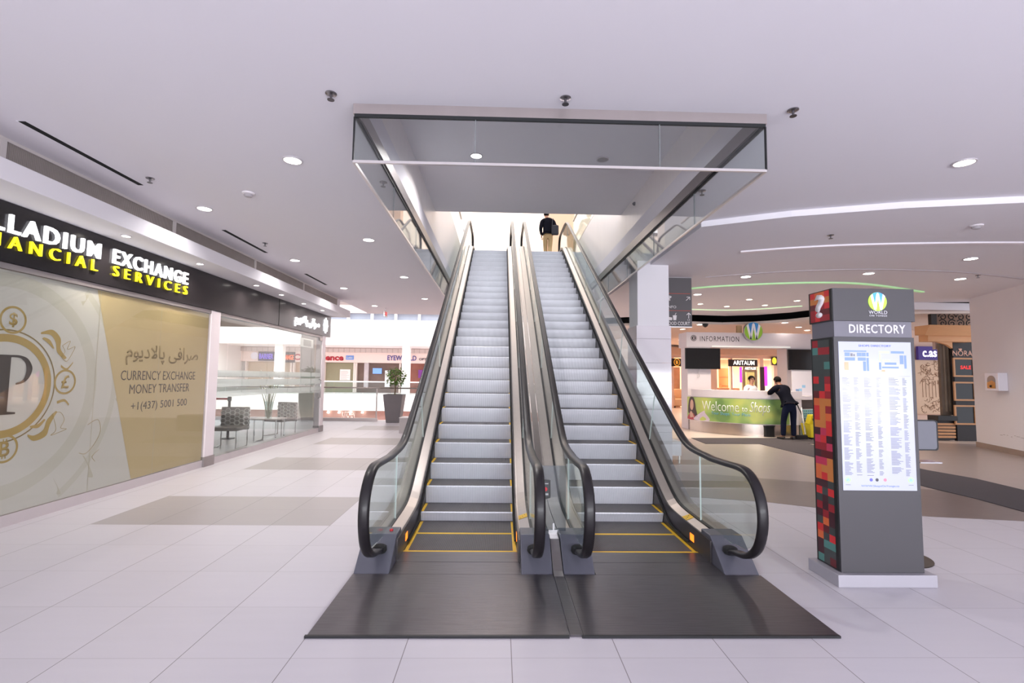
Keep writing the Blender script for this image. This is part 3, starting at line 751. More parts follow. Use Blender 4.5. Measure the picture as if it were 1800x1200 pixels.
def arc_clip(name, r0, r1, m):
    """ring sectors that stay on the poster"""
    lay[0] += 1; x = px+.0002*lay[0]+.0002; b = MB(); n = 120
    for i in range(n):
        q = [(RC[0]+r*math.cos(a), RC[1]+r*math.sin(a)) for r, a in ((r0, 2*math.pi*i/n), (r1, 2*math.pi*i/n), (r1, 2*math.pi*(i+1)/n), (r0, 2*math.pi*(i+1)/n))]
        if all(.13 < z < 2.62 and y < 8.68 for y, z in q): b.flat([(x, y, z) for y, z in q])
    return b.build(name, m, t)
arc_clip('pale_ring', 1.02, 1.17, SWIRL2); arc_clip('pale_ring', 1.42, 1.5, SWIRL2)
for k, (yy, zz, sc_, fl_) in enumerate([(6.55, 2.25, .5, 1), (6.3, .55, .55, -1), (6.75, 1.2, .4, 1), (5.9, .35, .35, -1), (6.1, 2.4, .3, 1)]):
    o = [(yy, zz), (yy+.25*sc_, zz+.45*sc_*fl_), (yy+.1*sc_, zz+.9*sc_*fl_*.5)]
    i_ = [(yy+.1*sc_, zz+.45*sc_*fl_), (yy+.12*sc_, zz+.25*sc_*fl_), (yy-.1*sc_, zz+.05)]
    crescent('swirl', 0, o, i_, SWIRL)
art('gold_band', [[(6.30, 2.63), (8.7, 2.63), (8.7, .13), (7.09, .13)]], GBAND)
b = MB()
for y0 in (6.36, 7.5): b.box(px+.003, px+.0034, y0-.003, y0+.003, .13, 2.63)
b.build('sheet_seam', mat('seam', (190, 184, 160), .6), t)
ringart('gold_ring', [(*RC, .455, .535)], GOLD)
ringart('thin_ring', [(*RC, .57, .585)], INKG)
coins = [(5.26, 2.13, '$'), (5.935, 1.48, '\u00a3'), (5.28, .80, 'B'), (4.55, 1.45, '\u20ac')]
for yy, zz, ch in coins:
    ringart('coin_ring', [(yy, zz, .122, .146)], GOLD)
    text('coin_symbol', ch, GOLD, t, (px+.004, yy, zz), Y_, Z_, h=.155, depth=.001, bold=.02)
    if ch == 'B':
        b = MB()
        for dy in (-.018, .014):
            for z0, z1 in ((.875, .9), (.70, .725)): b.box(px+.004, px+.005, yy+dy-.006, yy+dy+.006, z0, z1)
        b.build('coin_bars', GOLD, t)
for (o, i_) in [([(5.58, 2.03), (5.72, 2.07), (5.83, 1.98), (5.84, 1.86), (5.93, 1.76)], [(5.90, 1.74), (5.80, 1.82), (5.77, 1.93), (5.70, 2.01), (5.58, 2.01)]),
                ([(5.62, 1.98), (5.70, 1.95), (5.76, 1.86)], [(5.74, 1.86), (5.67, 1.92), (5.60, 1.96)]),
                ([(5.52, .90), (5.60, .84), (5.74, .88), (5.78, 1.0), (5.86, 1.14)], [(5.84, 1.15), (5.74, 1.06), (5.70, .95), (5.60, .90), (5.52, .92)]),
                ([(5.54, .99), (5.64, .98), (5.72, 1.06)], [(5.70, 1.07), (5.63, 1.02), (5.54, 1.01)]),
                ([(5.86, 1.68), (5.94, 1.64), (6.02, 1.72)], [(6.02, 1.70), (5.94, 1.615), (5.86, 1.65)]),
                ([(5.84, 1.26), (5.94, 1.28), (6.01, 1.22)], [(6.0, 1.20), (5.94, 1.25), (5.85, 1.23)])]:
    crescent('flourish', 0, o, i_, GOLD)
lay[0] += 1
b = MB()
for P in ([(5.86, 1.9), (5.96, 1.96), (5.93, 1.86), (6.03, 1.9), (5.99, 1.8), (5.93, 1.72), (5.86, 1.77), (5.9, 1.83), (5.86, 1.9)], [(5.8, 1.12), (5.9, 1.13), (5.96, 1.04), (5.92, .95), (6.0, .93), (5.9, .9), (5.8, .88), (5.86, .94), (5.8, 1.12)],
          [(6.3, .95), (6.45, 1.0), (6.5, .85), (6.42, .7), (6.3, .6), (6.2, .62)], [(6.5, .62), (6.4, .55), (6.45, .48)]):
    b.tube([(px+.004, y, z) for y, z in smooth_path([(q[0], q[1], 0) for q in P], 5) for z in [z]] if False else [(px+.004, p.x, p.y) for p in smooth_path([(q[0], q[1], 0) for q in P], 5)], .0025, 4)
b.build('flourish_outline', GOLD, t)
# serif letter P
zt, zb = 1.765, 1.15
bow = [(5.27, zt), (5.36, zt), (5.45, 1.735), (5.505, 1.66), (5.51, 1.60), (5.48, 1.525), (5.42, 1.475), (5.34, 1.455)]
bin_ = [(5.34, 1.475), (5.39, 1.49), (5.43, 1.53), (5.445, 1.61), (5.43, 1.68), (5.38, 1.73), (5.33, 1.742), (5.27, 1.742)]
art('letter_bowl', [[tuple(p)[:2] for p in smooth_path([(y, z, 0) for y, z in bow], 5)]+[tuple(p)[:2] for p in smooth_path([(y, z, 0) for y, z in bin_], 5)]], INK)
art('letter_stem', [[(5.15, zb+.02), (5.27, zb+.02), (5.27, zt), (5.08, zt), (5.08, zt-.02), (5.15, zt-.03)]], INK)
art('letter_foot', [[(5.06, zb), (5.36, zb), (5.36, zb+.018), (5.27, zb+.03), (5.15, zb+.03), (5.06, zb+.018)]], INK)
kw = dict(x=px+.005, parent=t, depth=.001)
sign('script_lettering', ARAB, INKG, 6.84, 8.45, 1.70, 2.0, .012, **kw)
sign('lettering', 'CURRENCY EXCHANGE', INK, 6.78, 8.40, 1.495, 1.625, -.006, **kw)
sign('lettering', 'MONEY TRANSFER', INK, 6.95, 8.26, 1.305, 1.435, -.006, **kw)
sign('lettering', '+1(437) 5001 500', INK, 7.0, 8.22, 1.045, 1.19, -.004, **kw)

# ---- things inside the shop
def hex_chair(loc, rz, label):
    t = thing('hexagon_back_chair', loc, label, 'chair', 'chairs with hexagon cut-out backs')
    L = lambda x, y, z: (loc[0]+x, loc[1]+y, loc[2]+z)
    LEA = mat('grey_leather', (128, 122, 120), .45, noise=.08)
    b = MB(); b.box(loc[0]-.3, loc[0]+.3, loc[1]-.26, loc[1]+.28, loc[2]+.38, loc[2]+.46); b.build('seat', LEA, t, bevel=.02)
    b = MB(); b.box(loc[0]-.3, loc[0]+.3, loc[1]-.30, loc[1]-.25, loc[2]+.36, loc[2]+.86); b.build('backrest', LEA, t, bevel=.015)
    b = MB()
    for i in range(6):
        for j in range(5):
            cx_, cz_ = -.25+.1*i, .42+.09*j+(.045 if i % 2 else 0)
            if cz_ > .8: continue
            for yy in (-.305, -.246): b.tube([L(cx_+.055*math.cos(a), yy, cz_+.05*math.sin(a)) for a in [k*math.pi/3 for k in range(6)]], .007, 5, closed=True, up=(0, 1, 0))
    b.build('hexagon_lattice', mat('lattice_white', (225, 222, 220), .3, .4), t)
    for sx_ in (-1, 1):
        b = MB(); x = sx_*.28
        b.tube([L(x, -.26, .4), L(x, -.26, .012), L(x, .26, .012), L(x, .26, .4)], .012, 6, up=(1, 0, 0)); b.build('leg', CHROME, t)
    t.rotation_euler = (0, 0, rz); return t
hex_chair((-5.88, 11.04, 0), math.pi+.05, 'grey chair with hexagon cut-out back, nearest behind the shop glass')
hex_chair((-5.75, 13.25, 0), math.pi-.3, 'grey chair with hexagon cut-out back, behind the flower vase')
t = thing('side_table', (-5.5, 12.1, 0), 'small steel side table carrying the flower vase', 'table')
b = MB(); b.box(-5.8, -5.2, 11.85, 12.4, .52, .55); b.build('table_top', mat('grey_stone', (190, 182, 178), .3, noise=.05), t, bevel=.006)
for x in (-5.75, -5.25):
    b = MB(); b.tube([(x, 11.9, .52), (x, 11.9, .012), (x, 12.35, .012), (x, 12.35, .52)], .014, 6, up=(1, 0, 0)); b.build('leg', CHROME, t)
t = thing('flower_vase', (-5.48, 12.0, .55), 'clear glass vase of tall white flowers on the side table', 'vase')
b = MB(); b.lathe([(.07, .551), (.075, .6), (.085, .8), (.1, .95), (.097, .95), (.08, .8), (.07, .6)], (-5.48, 12.0, 0), 16); b.build('vase', GLASSG, t, smooth=True)
b = MB()
for i in range(14):
    a = R.uniform(0, 6.28); r = R.uniform(.02, .05); r2 = R.uniform(.08, .26)
    b.tube([(-5.48+r*.5*math.cos(a), 12.0+r*.5*math.sin(a), .56), (-5.48+r2*.5*math.cos(a), 12.0+r2*.5*math.sin(a), .98), (-5.48+r2*math.cos(a), 12.0+r2*math.sin(a), R.uniform(1.15, 1.45))], .007, 5)
b.build('stems', mat('stem_green', (112, 116, 62), .6, noise=.2), t)
b = MB()
for i in range(42):
    a = R.uniform(0, 6.28); r2 = R.uniform(0, .26); z = R.uniform(1.15, 1.6)
    c_ = Vector((-5.48+r2*math.cos(a), 12.0+r2*math.sin(a), z)); d_ = Vector((R.uniform(-1, 1), R.uniform(-1, 1), R.uniform(.2, 1))).normalized()
    s_ = d_.cross(Vector((0, 0, 1))).normalized()*.022
    b.flat([c_, c_+d_*.06+s_, c_+d_*.16, c_+d_*.06-s_])
b.build('petals', mat('white_petals', (226, 228, 214), .6, noise=.08), t)
t = thing('belt_barrier', (-6.6, 9.6, 0), 'black retractable belt post with a red strap inside the shop', 'barrier')
bp = at(404, 695, AX, -6.7)
b = MB(); b.lathe([(.16, 0), (.16, .02), (.04, .03), (.03, .04), (.03, .92), (.045, .93), (.045, 1.02), (.03, 1.03)], (bp.x, bp.y, 0), 16); b.build('post', BLACK, t, smooth=False)
b = MB(); b.box(bp.x-1.2, bp.x-.045, bp.y-.004, bp.y+.004, .95, 1.0); b.build('strap', mat('red_strap', (206, 70, 80), .6), t)
t.location = (bp.x, bp.y, 0)
for ch in t.children: ch.location = -t.location
t = thing('visitor_bench', (-8.2, 10.0, 0), 'pale bench against the back wall inside the left shop', 'bench')
b = MB(); b.box(-9.0, -7.6, 10.2, 10.8, .38, .48); b.build('seat', mat('bench_beige', (196, 178, 160), .6), t, bevel=.02)
for x in (-8.9, -7.7):
    b = MB(); b.box(x-.03, x+.03, 10.25, 10.75, 0, .38); b.build('leg', DARKM, t)
for i, l in ((0, 'grey framed notice on the glass beside the shop door'),):
    p0, p1 = at(528, 593, AX, XW-.02), at(550, 612, AX, XW-.02)
    t = thing('glass_notice', (XW-.02, (p0.y+p1.y)/2, p1.z), l, 'notice')
    b = MB(); b.box(XW-.024, XW-.014, p0.y, p1.y, p1.z, p0.z); b.build('sheet', mat('notice_white', (222, 216, 214), .6), t)
    b = MB(); b.box(XW-.013, XW-.012, p0.y+.2, p1.y-.15, p1.z+.03, p0.z-.03); b.build('print', mat('notice_grey', (170, 164, 164), .6), t)

# ================================================================== CEILING FIXTURES
def lamp_light(name, p, power, color=(1, .97, .96), size=.16, spread=140):
    l = bpy.data.lights.new(name, 'AREA'); l.shape = 'DISK'; l.size = size; l.energy = power; l.color = color; l.spread = math.radians(spread)
    o = bpy.data.objects.new(name, l); col.objects.link(o); o.location = p; return o
def downlight(p, r, label, group, power=0, lens=None, color=(1, .97, .96), name='downlight'):
    t = thing(name, p, label, 'ceiling light', group)
    b = MB(); b.lathe([(r, -.0), (r, -.012), (r*.86, -.012), (r*.86, .0)], p, 24)
    b.build('trim_ring', mat('trim_ring', (206, 200, 204), .4, .3), t)
    b = MB(); b.lathe([(r*.855, -.008), (r*.855, -.001)], p, 24); b.build('lens', lens or LAMP, t)
    if power:
        o = lamp_light('downlight_glow', (p[0], p[1], p[2]-.02), power, color, r*1.6)
    return t
PW = 11
for i, (u, v) in enumerate([(516, 281), (648, 421), (711, 486.5), (747, 524.5)]):
    p = at(u, v, AZ, ZC); p.x = -2.2
    downlight(p, .10, ['round ceiling downlight left of the well, nearest in its row', 'round ceiling downlight left of the well, second in its row', 'round ceiling downlight left of the well, third in its row', 'round ceiling downlight beside the handrail, fourth and farthest in its row'][i], 'downlights in the corridor ceiling', PW)
for i, (u, v) in enumerate([(360, 366), (519, 457), (603, 506), (657, 537)]):
    p = at(u, v, AZ, ZC); p.x = -4.05
    downlight(p, .10, ['round ceiling downlight between two slot vents, nearest along the grille', 'round ceiling downlight by the grille, second along', 'round ceiling downlight by the grille, third along', 'round ceiling downlight by the atrium edge, fourth along the grille row'][i], 'downlights in the corridor ceiling', PW)
names = ['nearest the left edge of the photo', 'above the word EXCHANGE', 'third along', 'fourth along', 'fifth along', 'farthest, over the script lettering']
for i, (u, v) in enumerate([(221.7, 414), (351.7, 463), (450.7, 501), (494.7, 517.5), (534, 533), (567, 545)]):
    p = at(u, v, AZ, 3.32)
    downlight(p, .055, 'small spotlight in the shop soffit, '+names[i], 'spotlights under the shop soffit', 12, None, (1, .9, .78), 'soffit_spotlight')
names = ['nearest the right edge of the photo', 'second from the right edge', 'above the directory head', 'right of the wayfinding sign, over the green strip', 'lowest one by the right wall', 'just right of the wayfinding sign']
for i, (u, v) in enumerate([(1695, 285), (1706.5, 454), (1527, 480), (1311, 485.7), (1688, 489.6), (1226, 517)]):
    p = at(u, v, AZ, ZC if i == 0 else ZC2)
    downlight(p, .11 if i else .1, 'round downlight in the right-hand ceiling, '+names[i], 'downlights in the right-hand ceiling', PW)
names = ['leftmost', 'second from the left', 'third from the left, higher', 'fourth from the left', 'rightmost']
for i, (u, v) in enumerate([(1231, 533.7), (1277.5, 538), (1317, 525.8), (1344.5, 536), (1401, 528)]):
    downlight(at(u, v, AZ, ZC2), .085, 'small warm spotlight inside the green-lit ceiling oval, '+names[i], 'spotlights inside the green-lit oval', 26, LAMPW, (1, .86, .7), 'ceiling_spotlight')
names = ['left end', 'right of the round logo', 'second right of the round logo', 'rightmost by the directory', 'beside the column, lower one', 'beside the column, lowest']
for i, (u, v) in enumerate([(1230, 570), (1379.7, 566.7), (1404, 574.5), (1419, 580), (1200, 578), (1196, 596.7)]):
    downlight(at(u, v, AZ, 3.5), .11, 'flat downlight beyond the dark ceiling gap, '+names[i], 'downlights beyond the ceiling gap', PW*.2, None, (1, .9, .8))
for i, (x, y) in enumerate([(-.36, 6.54), (1.37, 6.56)]):
    if i == 0: downlight(Vector((x, y, 4.6)), .085, 'lit round downlight in the escalator well soffit', 'downlights in the well soffit', 45)
    else: downlight(Vector((x, y, 4.6)), .085, 'unlit round downlight in the escalator well soffit', 'downlights in the well soffit', 0, mat('unlit_lens', (150, 150, 154), .3, .5))
def sprinkler(p, label):
    t = thing('sprinkler', p, label, 'sprinkler', 'sprinkler heads')
    b = MB(); b.lathe([(.045, 0), (.045, -.006), (.03, -.012), (.012, -.014)], p, 16); b.build('rose', mat('sprinkler_chrome', (150, 146, 150), .25, .9), t)
    b = MB(); b.lathe([(.012, -.013), (.01, -.03), (.006, -.05)], p, 10)
    b.lathe([(.028, -.052), (.028, -.056)], p, 12); b.build('nozzle', mat('sprinkler_dark', (92, 88, 92), .3, .8), t)
for (u, v), l in (((582, 164), 'sprinkler head in front of the well, leftmost of three'), ((994, 172), 'sprinkler head in front of the well, middle of three'), ((1394, 193), 'sprinkler head in front of the well, rightmost of three'),
                  ((264, 313), 'sprinkler head at the end of the longest slot vent'), ((466, 427), 'sprinkler head beside the second slot vent'), ((674, 320), 'sprinkler head seen through the left glass of the well'), ((1234, 335), 'sprinkler head seen through the right glass of the well')):
    sprinkler(at(u, v, AZ, ZC), l)
for (u, v), l in (((1460, 413), 'sprinkler head between the curved ceiling step and the slot diffuser'), ((1719, 483.5), 'sprinkler head near the right wall')):
    sprinkler(at(u, v, AZ, ZC2), l)
def smoke(p, label):
    t = thing('smoke_detector', p, label, 'smoke detector')
    b = MB(); b.lathe([(.075, 0), (.075, -.014), (.06, -.02)], p, 20); b.build('base', mat('detector_white', (232, 226, 230), .5), t)
    b = MB(); b.lathe([(.05, -.02), (.055, -.03), (.04, -.05), (.02, -.056)], p, 20); b.build('chamber', mat('detector_grey', (176, 170, 174), .5), t)
smoke(at(437, 339, AZ, ZC), 'white smoke detector between the left downlights')
smoke(at(1716.5, 396, AZ, ZC2), 'white smoke detector on the right-hand ceiling')
for (a_, b_, l) in (((35, 213), (250, 325), 'long black linear slot vent in the left ceiling, nearest and longest'), ((391, 404), (470, 444), 'black linear slot vent in the left ceiling, second along'), ((534, 481), (576, 500.5), 'black linear slot vent in the left ceiling, farthest')):
    p, q = at(*a_, AZ, ZC), at(*b_, AZ, ZC); x = (p.x+q.x)/2
    t = thing('slot_vent', ((x, (p.y+q.y)/2, ZC)), l, 'air vent', 'slot vents in the left ceiling')
    b = MB(); b.box(x-.03, x+.03, p.y, q.y, ZC-.004, ZC+.01); b.build('slot', mat('vent_black', (8, 8, 9), .9), t)
    b = MB(); b.box(x-.042, x-.03, p.y-.01, q.y+.01, ZC-.006, ZC+.01); b.build('flange', CEIL, t)
t = thing('dome_camera', at(1239.7, 569, AZ, 3.5), 'small black dome camera on the ceiling by the wayfinding sign', 'camera')
p = at(1239.7, 569, AZ, 3.5); b = MB(); b.lathe([(.1, 0), (.1, -.03), (.07, -.09), (.02, -.12)], p, 16); b.build('dome', BLACK, t, smooth=True)
p = at(1116, 358, AX, WX1-.002)
t = thing('wall_sensor', p, 'tiny grey sensor on the right wall of the escalator well', 'sensor')
b = MB(); b.lathe([(.03, 0), (.03, -.02), (.01, -.04)], p, 10, 'x'); b.build('cap', GREYP, t)
# exit sign near the atrium
p = at(678, 541, AZ, ZC)
t = thing('exit_sign', (p.x, p.y, ZC-.32), 'red lettered exit sign hanging near the atrium edge', 'sign')
b = MB(); b.box(p.x-.02, p.x+.02, p.y-.18, p.y+.18, ZC-.3, ZC-.1); b.build('box', mat('exit_white', (230, 222, 222), .5), t)
b = MB(); b.box(p.x-.01, p.x+.01, p.y-.03, p.y+.03, ZC-.1, ZC); b.build('stem', WHITE, t)
text('lettering', 'EXIT', mat('exit_red', (215, 40, 50), .5, emit=.6, ecol=(230, 40, 50)), t, (p.x+.021, p.y, ZC-.2), Y_, Z_, .3, .12, .003, .02)

# ================================================================== ATRIUM AND THE SHOPS ACROSS IT
ATW = mat('atrium_white', (250, 246, 246), .8, noise=.006)
b = MB(); b.box(-14, 5.6, 17.9, 18.2, -3.2, 0); struct(b.build('wall_atrium_near', ATW))
b = MB(); b.box(-24, 5.6, 18, 50, -3.4, -3.2); struct(b.build('floor_lower', mat('lower_floor', (190, 172, 165), .5, noise=.05)))
b = MB(); b.box(-24, 5.6, 42, 50, -1.35, 0); struct(b.build('floor_far_gallery', ATW))
b = MB(); b.box(-24, 5.6, 42.6, 42.9, -3.2, -1.35); struct(b.build('wall_lower_shops', mat('brick_brown', (176, 140, 132), .7, noise=.12, nscale=9)))
b = MB(); b.box(-24, 5.6, 42, 47, 4.15, 6.2); struct(b.build('wall_far_bulkhead', ATW))
b = MB(); b.box(-24, 5.6, 46.5, 46.8, 2.78, 4.15); struct(b.build('wall_far_fascia', mat('far_fascia', (246, 226, 220), .7, noise=.01)))
b = MB(); b.box(-24, 5.6, 50, 50.3, 0, 9); struct(b.build('wall_far_back', mat('far_back_wall', (206, 192, 180), .8, noise=.1, nscale=.7)))
b = MB(); b.box(-24.3, -24, 14.5, 50, -3.2, 12); struct(b.build('wall_atrium_left', ATW))
b = MB(); b.box(5.6, 5.9, 18, 50, -3.2, 12); struct(b.build('wall_atrium_right', ATW))
b = MB(); b.box(-24, 5.6, 42.1, 42.3, 6.9, 12); b.box(-24, 5.6, 42, 42.4, 6.2, 6.3)
for x in range(-23, 6, 2): b.box(x, x+.18, 42, 42.3, 6.3, 6.9)
struct(b.build('wall_upper_gallery', ATW))
b = MB(); b.box(-24, 5.6, 42.5, 42.55, 6.3, 6.9); struct(b.build('window_10', mat('gallery_glass', (150, 158, 172), .15, noise=.25, nscale=.6)))
b = MB(); b.box(-24, WX0-.2, 17.2, 18, ZC+.3, 8); struct(b.build('wall_atrium_over', ATW))
b = MB(); b.box(-24, 5.6, 46.35, 46.5, 3.72, 4.1); struct(b.build('trim_9', striped('far_grille', (176, 160, 156), (206, 192, 188), 0, .5, .6, 0, .12, 0)))
def far_shop(x0, x1, body, name, label, items=()):
    t = thing(name, ((x0+x1)/2, 46.6, 0), label, 'shop front', 'shop fronts across the atrium')
    b = MB(); b.box(x0, x1, 46.9, 47.0, 0.01, 2.76); b.build('shutter' if name == 'shuttered_shop' else 'interior', body, t)
    for x in (x0, x1-.14):
        b = MB(); b.box(x, x+.14, 46.55, 46.88, .01, 2.76); b.build('frame_post', mat('far_frame', (240, 226, 220), .6), t)
    return t
def fx(u, y=46.5): return at(u, 650, AY, y).x
ly = 46.48
def far_sign(name, s, m, u0, u1, v0, v1, label, bold=.02, panel=None, cat='sign'):
    p0, p1 = at(u0, v1, AY, ly), at(u1, v0, AY, ly)
    t = thing(name, ((p0.x+p1.x)/2, ly, p0.z), label, cat)
    if panel:
        b = MB(); b.box(p0.x-panel[1], p1.x+panel[1], 46.44, 46.499, p0.z-panel[2], p1.z+panel[2]); b.build('panel', panel[0], t)
    text('lettering', s, m, t, ((p0.x+p1.x)/2, 46.439 if panel else 46.499, (p0.z+p1.z)/2), (1, 0, 0), Z_, p1.x-p0.x, p1.z-p0.z, .05, bold); return t
far_sign('shop_sign', 'Convenience', mat('sign_red', (190, 40, 60), .5), 516, 604, 623, 632.5, 'red convenience shop lettering across the atrium', .03)
t = far_sign('lotto_sign', 'Lotto', mat('sign_bluewhite', (225, 235, 255), .5), 610, 620, 626.5, 630, 'small light blue lottery sign beside the red lettering', .02, (mat('lotto_blue', (120, 160, 226), .5), .1, .1))
far_sign('shop_sign', 'EYEWORLD', mat('sign_navy', (70, 64, 150), .5), 681, 732, 625, 633, 'dark blue eyewear shop lettering, partly behind the white column', .012)
far_sign('shop_sign', 'OPTICAL', mat('sign_grey', (84, 78, 96), .5), 736.5, 764, 629.5, 633.2, 'small dark optical lettering cut off by the escalator handrail', .01)
far_sign('shop_sign', 'BARBER', mat('sign_violet', (120, 96, 210), .5, emit=.5), 456, 481, 621.5, 630.5, 'violet lit shop sign with round white badge seen through the left shop', .03, (mat('sign_slate', (78, 72, 92), .5), .1, .18))
p = at(447.5, 625, AY, ly-.05); tt = bpy.data.objects['shop_sign.004']
b = MB(); b.lathe([(.34, -.03), (.34, .03)], p, 24, 'y'); b.build('badge', mat('badge_white', (236, 232, 246), .5), tt)
far_sign('shop_sign', 'EXCHANGE', mat('sign_orange', (250, 110, 60), .5, emit=.6), 488, 517, 623.5, 632, 'orange lit exchange sign on black seen through the left shop', .03, (mat('sign_charcoal', (52, 44, 44), .5), .1, .25))
olive = mat('olive_shutter', (150, 146, 120), .6, noise=.06)
far_shop(fx(568), fx(623.5), olive, 'shuttered_shop', 'olive shuttered shop front under the red lettering across the atrium')
far_shop(fx(624), fx(704), mat('dark_shop', (120, 100, 92), .7, noise=.35, nscale=1.2), 'optical_shop', 'dark open shop front under the dark blue lettering across the atrium')
far_shop(fx(706), fx(770), mat('red_shop', (150, 96, 84), .7, noise=.3, nscale=1.5), 'red_shop', 'reddish shop front behind the handrail across the atrium')
far_shop(fx(430), fx(512), mat('beige_shop', (196, 176, 152), .7, noise=.15, nscale=1), 'beige_shop', 'beige shop front seen through the left shop glass across the atrium')
far_shop(fx(514), fx(566), mat('tan_shop', (190, 160, 130), .7, noise=.2, nscale=1), 'tan_shop', 'tan shop front seen through the glass shop door across the atrium')
def card(name, u0, u1, v0, v1, m, label, cat, y=46.4, th=.05, extra=None):
    p0, p1 = at(u0, v1, AY, y), at(u1, v0, AY, y)
    t = thing(name, ((p0.x+p1.x)/2, y, p0.z), label, cat)
    b = MB(); b.box(p0.x, p1.x, y, y+th, p0.z, p1.z); b.build('panel', m, t)
    if extra: extra(t, p0, p1, y)
    return t
def lines(t, p0, p1, y):
    b = MB(); n = 9; h = (p1.z-p0.z)
    for i in range(n): b.box(p0.x+.08, p1.x-.08-R.random()*.3, y-.012, y-.002, p0.z+h*(.08+.09*i), p0.z+h*(.1+.09*i))
    b.build('print', mat('print_grey', (176, 170, 168), .6), t)
card('shop_notice', 597, 616, 649, 668, mat('notice_paper', (246, 240, 238), .6), 'white notice board on the olive shutter across the atrium', 'notice', 46.82, .04, lines)
card('video_screen', 655, 671, 647, 656.5, mat('blue_screen', (110, 150, 220), .3, emit=.6), 'small bright blue screen in the dark shop across the atrium', 'screen', 46.7, .08)
card('poster_stand', 676, 686, 651, 680, mat('poster_white', (240, 240, 242), .6), 'tall white poster stand in the dark shop across the atrium', 'poster stand', 46.6)
card('shop_pillar', 639, 648, 636, 680, mat('marble_grey', (196, 188, 192), .4, noise=.15, nscale=3), 'grey marble pillar in the dark shop across the atrium', 'pillar', 46.6, .3)
card('round_poster', 735, 744, 650, 664, mat('poster_violet', (130, 60, 150), .5), 'violet poster in the reddish shop behind the handrail', 'poster', 46.6)
p0, p1 = at(705, 700, AY, 42.6), at(718.5, 700, AY, 42.6)
b = MB(); b.box(p0.x, p1.x, 42.5, 43.1, 0, 4.2); struct(b.build('column_far', ATW))
p0, p1 = at(480, 700, AY, 42.6), at(494, 700, AY, 42.6)
b = MB(); b.box(p0.x, p1.x, 42.5, 43.1, 0, 4.2); struct(b.build('column_far', ATW))
t = thing('gallery_railing', (-9, 42.2, 0), 'glass railing with white top rail along the far gallery', 'railing')
for i in range(12):
    x = -23.5+i*2.4; b = MB(); b.box(x+.02, x+2.38, 42.19, 42.21, .001, 1.02); b.build('glass_panel', GLASSG, t)
b = MB(); b.box(-23.6, 5.4, 42.16, 42.24, 1.02, 1.12); b.build('top_rail', mat('rail_white', (236, 232, 232), .4), t)
text_m = mat('kitchen_sign', (236, 206, 200), .5, emit=.3)
p0, p1 = at(601, 734, AY, 42.55), at(624, 723, AY, 42.55)
t = thing('kitchen_sign', ((p0.x+p1.x)/2, 42.55, p0.z), 'pale KITCHEN lettering on the brown wall one floor below', 'sign')
text('lettering', 'KITCHEN', text_m, t, ((p0.x+p1.x)/2, 42.58, (p0.z+p1.z)/2), (1, 0, 0), Z_, p1.x-p0.x, p1.z-p0.z, .03, .02)
for u, l in ((577, 'leftmost'), (596, 'second from the left'), (616, 'third from the left'), (637, 'rightmost')):
    p = at(u, 724, AY, 42.4); t = thing('pendant_spot', p, 'small lit spotlight over the brown lower shop wall, '+l, 'spotlight', 'spotlights over the lower shops')
    b = MB(); b.lathe([(.06, .1), (.1, -.08)], p, 12); b.build('shade', LAMP, t); b = MB(); b.box(p.x-.015, p.x+.015, p.y-.1, p.y+.3, p.z+.1, p.z+.14); b.build('arm', WHITE, t)
# near railing
RY = 17.75
t = thing('atrium_railing', (-6, RY, 0), 'clear glass railing with steel handrail at the near atrium edge', 'railing')
xr = [-13.5, -11.6, -9.7, -7.8, -5.9, -4.35]
for i in range(5):
    b = MB(); b.box(xr[i]+.01, xr[i+1]-.01, RY-.008, RY+.008, .1, 1.12); b.build('glass_panel', GLASS, t)
b = MB(); b.box(-2.9, -.2, RY+.02, RY+.036, .1, 1.12); b.build('glass_panel', GLASS, t)
b = MB(); b.tube([(-13.6, RY, 1.16), (-.2, RY, 1.16)], .025, 10); b.build('handrail', STEEL, t, smooth=True)
b = MB(); b.box(-13.6, -4.3, RY-.04, RY+.04, 0, .1); b.build('base_channel', mat('channel_steel', (210, 200, 198), .4, .5), t)
b = MB(); b.box(-4.36, -4.32, RY-.02, RY+.02, 0.01, 1.14); b.build('post', STEEL, t)
p0, p1 = at(523, 738, AY, 18.6), at(548, 738, AY, 18.6)
b = MB(); b.box(p0.x, p1.x, 18.6, 19.1, -.02, ZC+.3); struct(b.build('column_atrium', mat('beige_column', (206, 194, 186), .6, noise=.03)))
# planter with a small tree
pc = Vector((-3.63, 17.35, 0))
t = thing('potted_tree', pc, 'small leafy tree in a tall tapered grey planter by the atrium', 'potted tree')
b = MB(); w0, w1, h = .225, .33, .96
q = [(sx*ww, sy*ww, z) for ww, z in ((w0, .0), (w1, h), (w1-.04, h), (w1-.05, h-.08)) for sx, sy in ((-1, -1), (1, -1), (1, 1), (-1, 1))]
b.add([pc+Vector(v) for v in q], [[4*k+i, 4*k+(i+1) % 4, 4*k+4+(i+1) % 4, 4*k+4+i] for k in range(3) for i in range(4)]+[[3, 2, 1, 0], [12, 13, 14, 15]])
b.build('planter', mat('planter_grey', (116, 110, 112), .5, noise=.06), t)
b = MB(); b.box(pc.x-.27, pc.x+.27, pc.y-.27, pc.y+.27, h-.1, h-.06); b.build('soil', mat('soil', (70, 58, 48), .95, noise=.3, nscale=30), t)
b = MB(); b.tube([pc+Vector((0, 0, h-.08)), pc+Vector((.02, 0, h+.2)), pc+Vector((-.01, .01, h+.45)), pc+Vector((.03, 0, h+.7))], [.025, .022, .02, .012], 8)
for k in range(6):
    a = k*1.05; b.tube([pc+Vector((0, 0, h+.38+.03*k)), pc+Vector((.13*math.cos(a), .13*math.sin(a), h+.52+.03*k)), pc+Vector((.24*math.cos(a), .24*math.sin(a), h+.6+.04*k))], [.012, .008, .004], 5)
b.build('trunk', mat('bark', (126, 106, 86), .8, noise=.2, nscale=30), t)
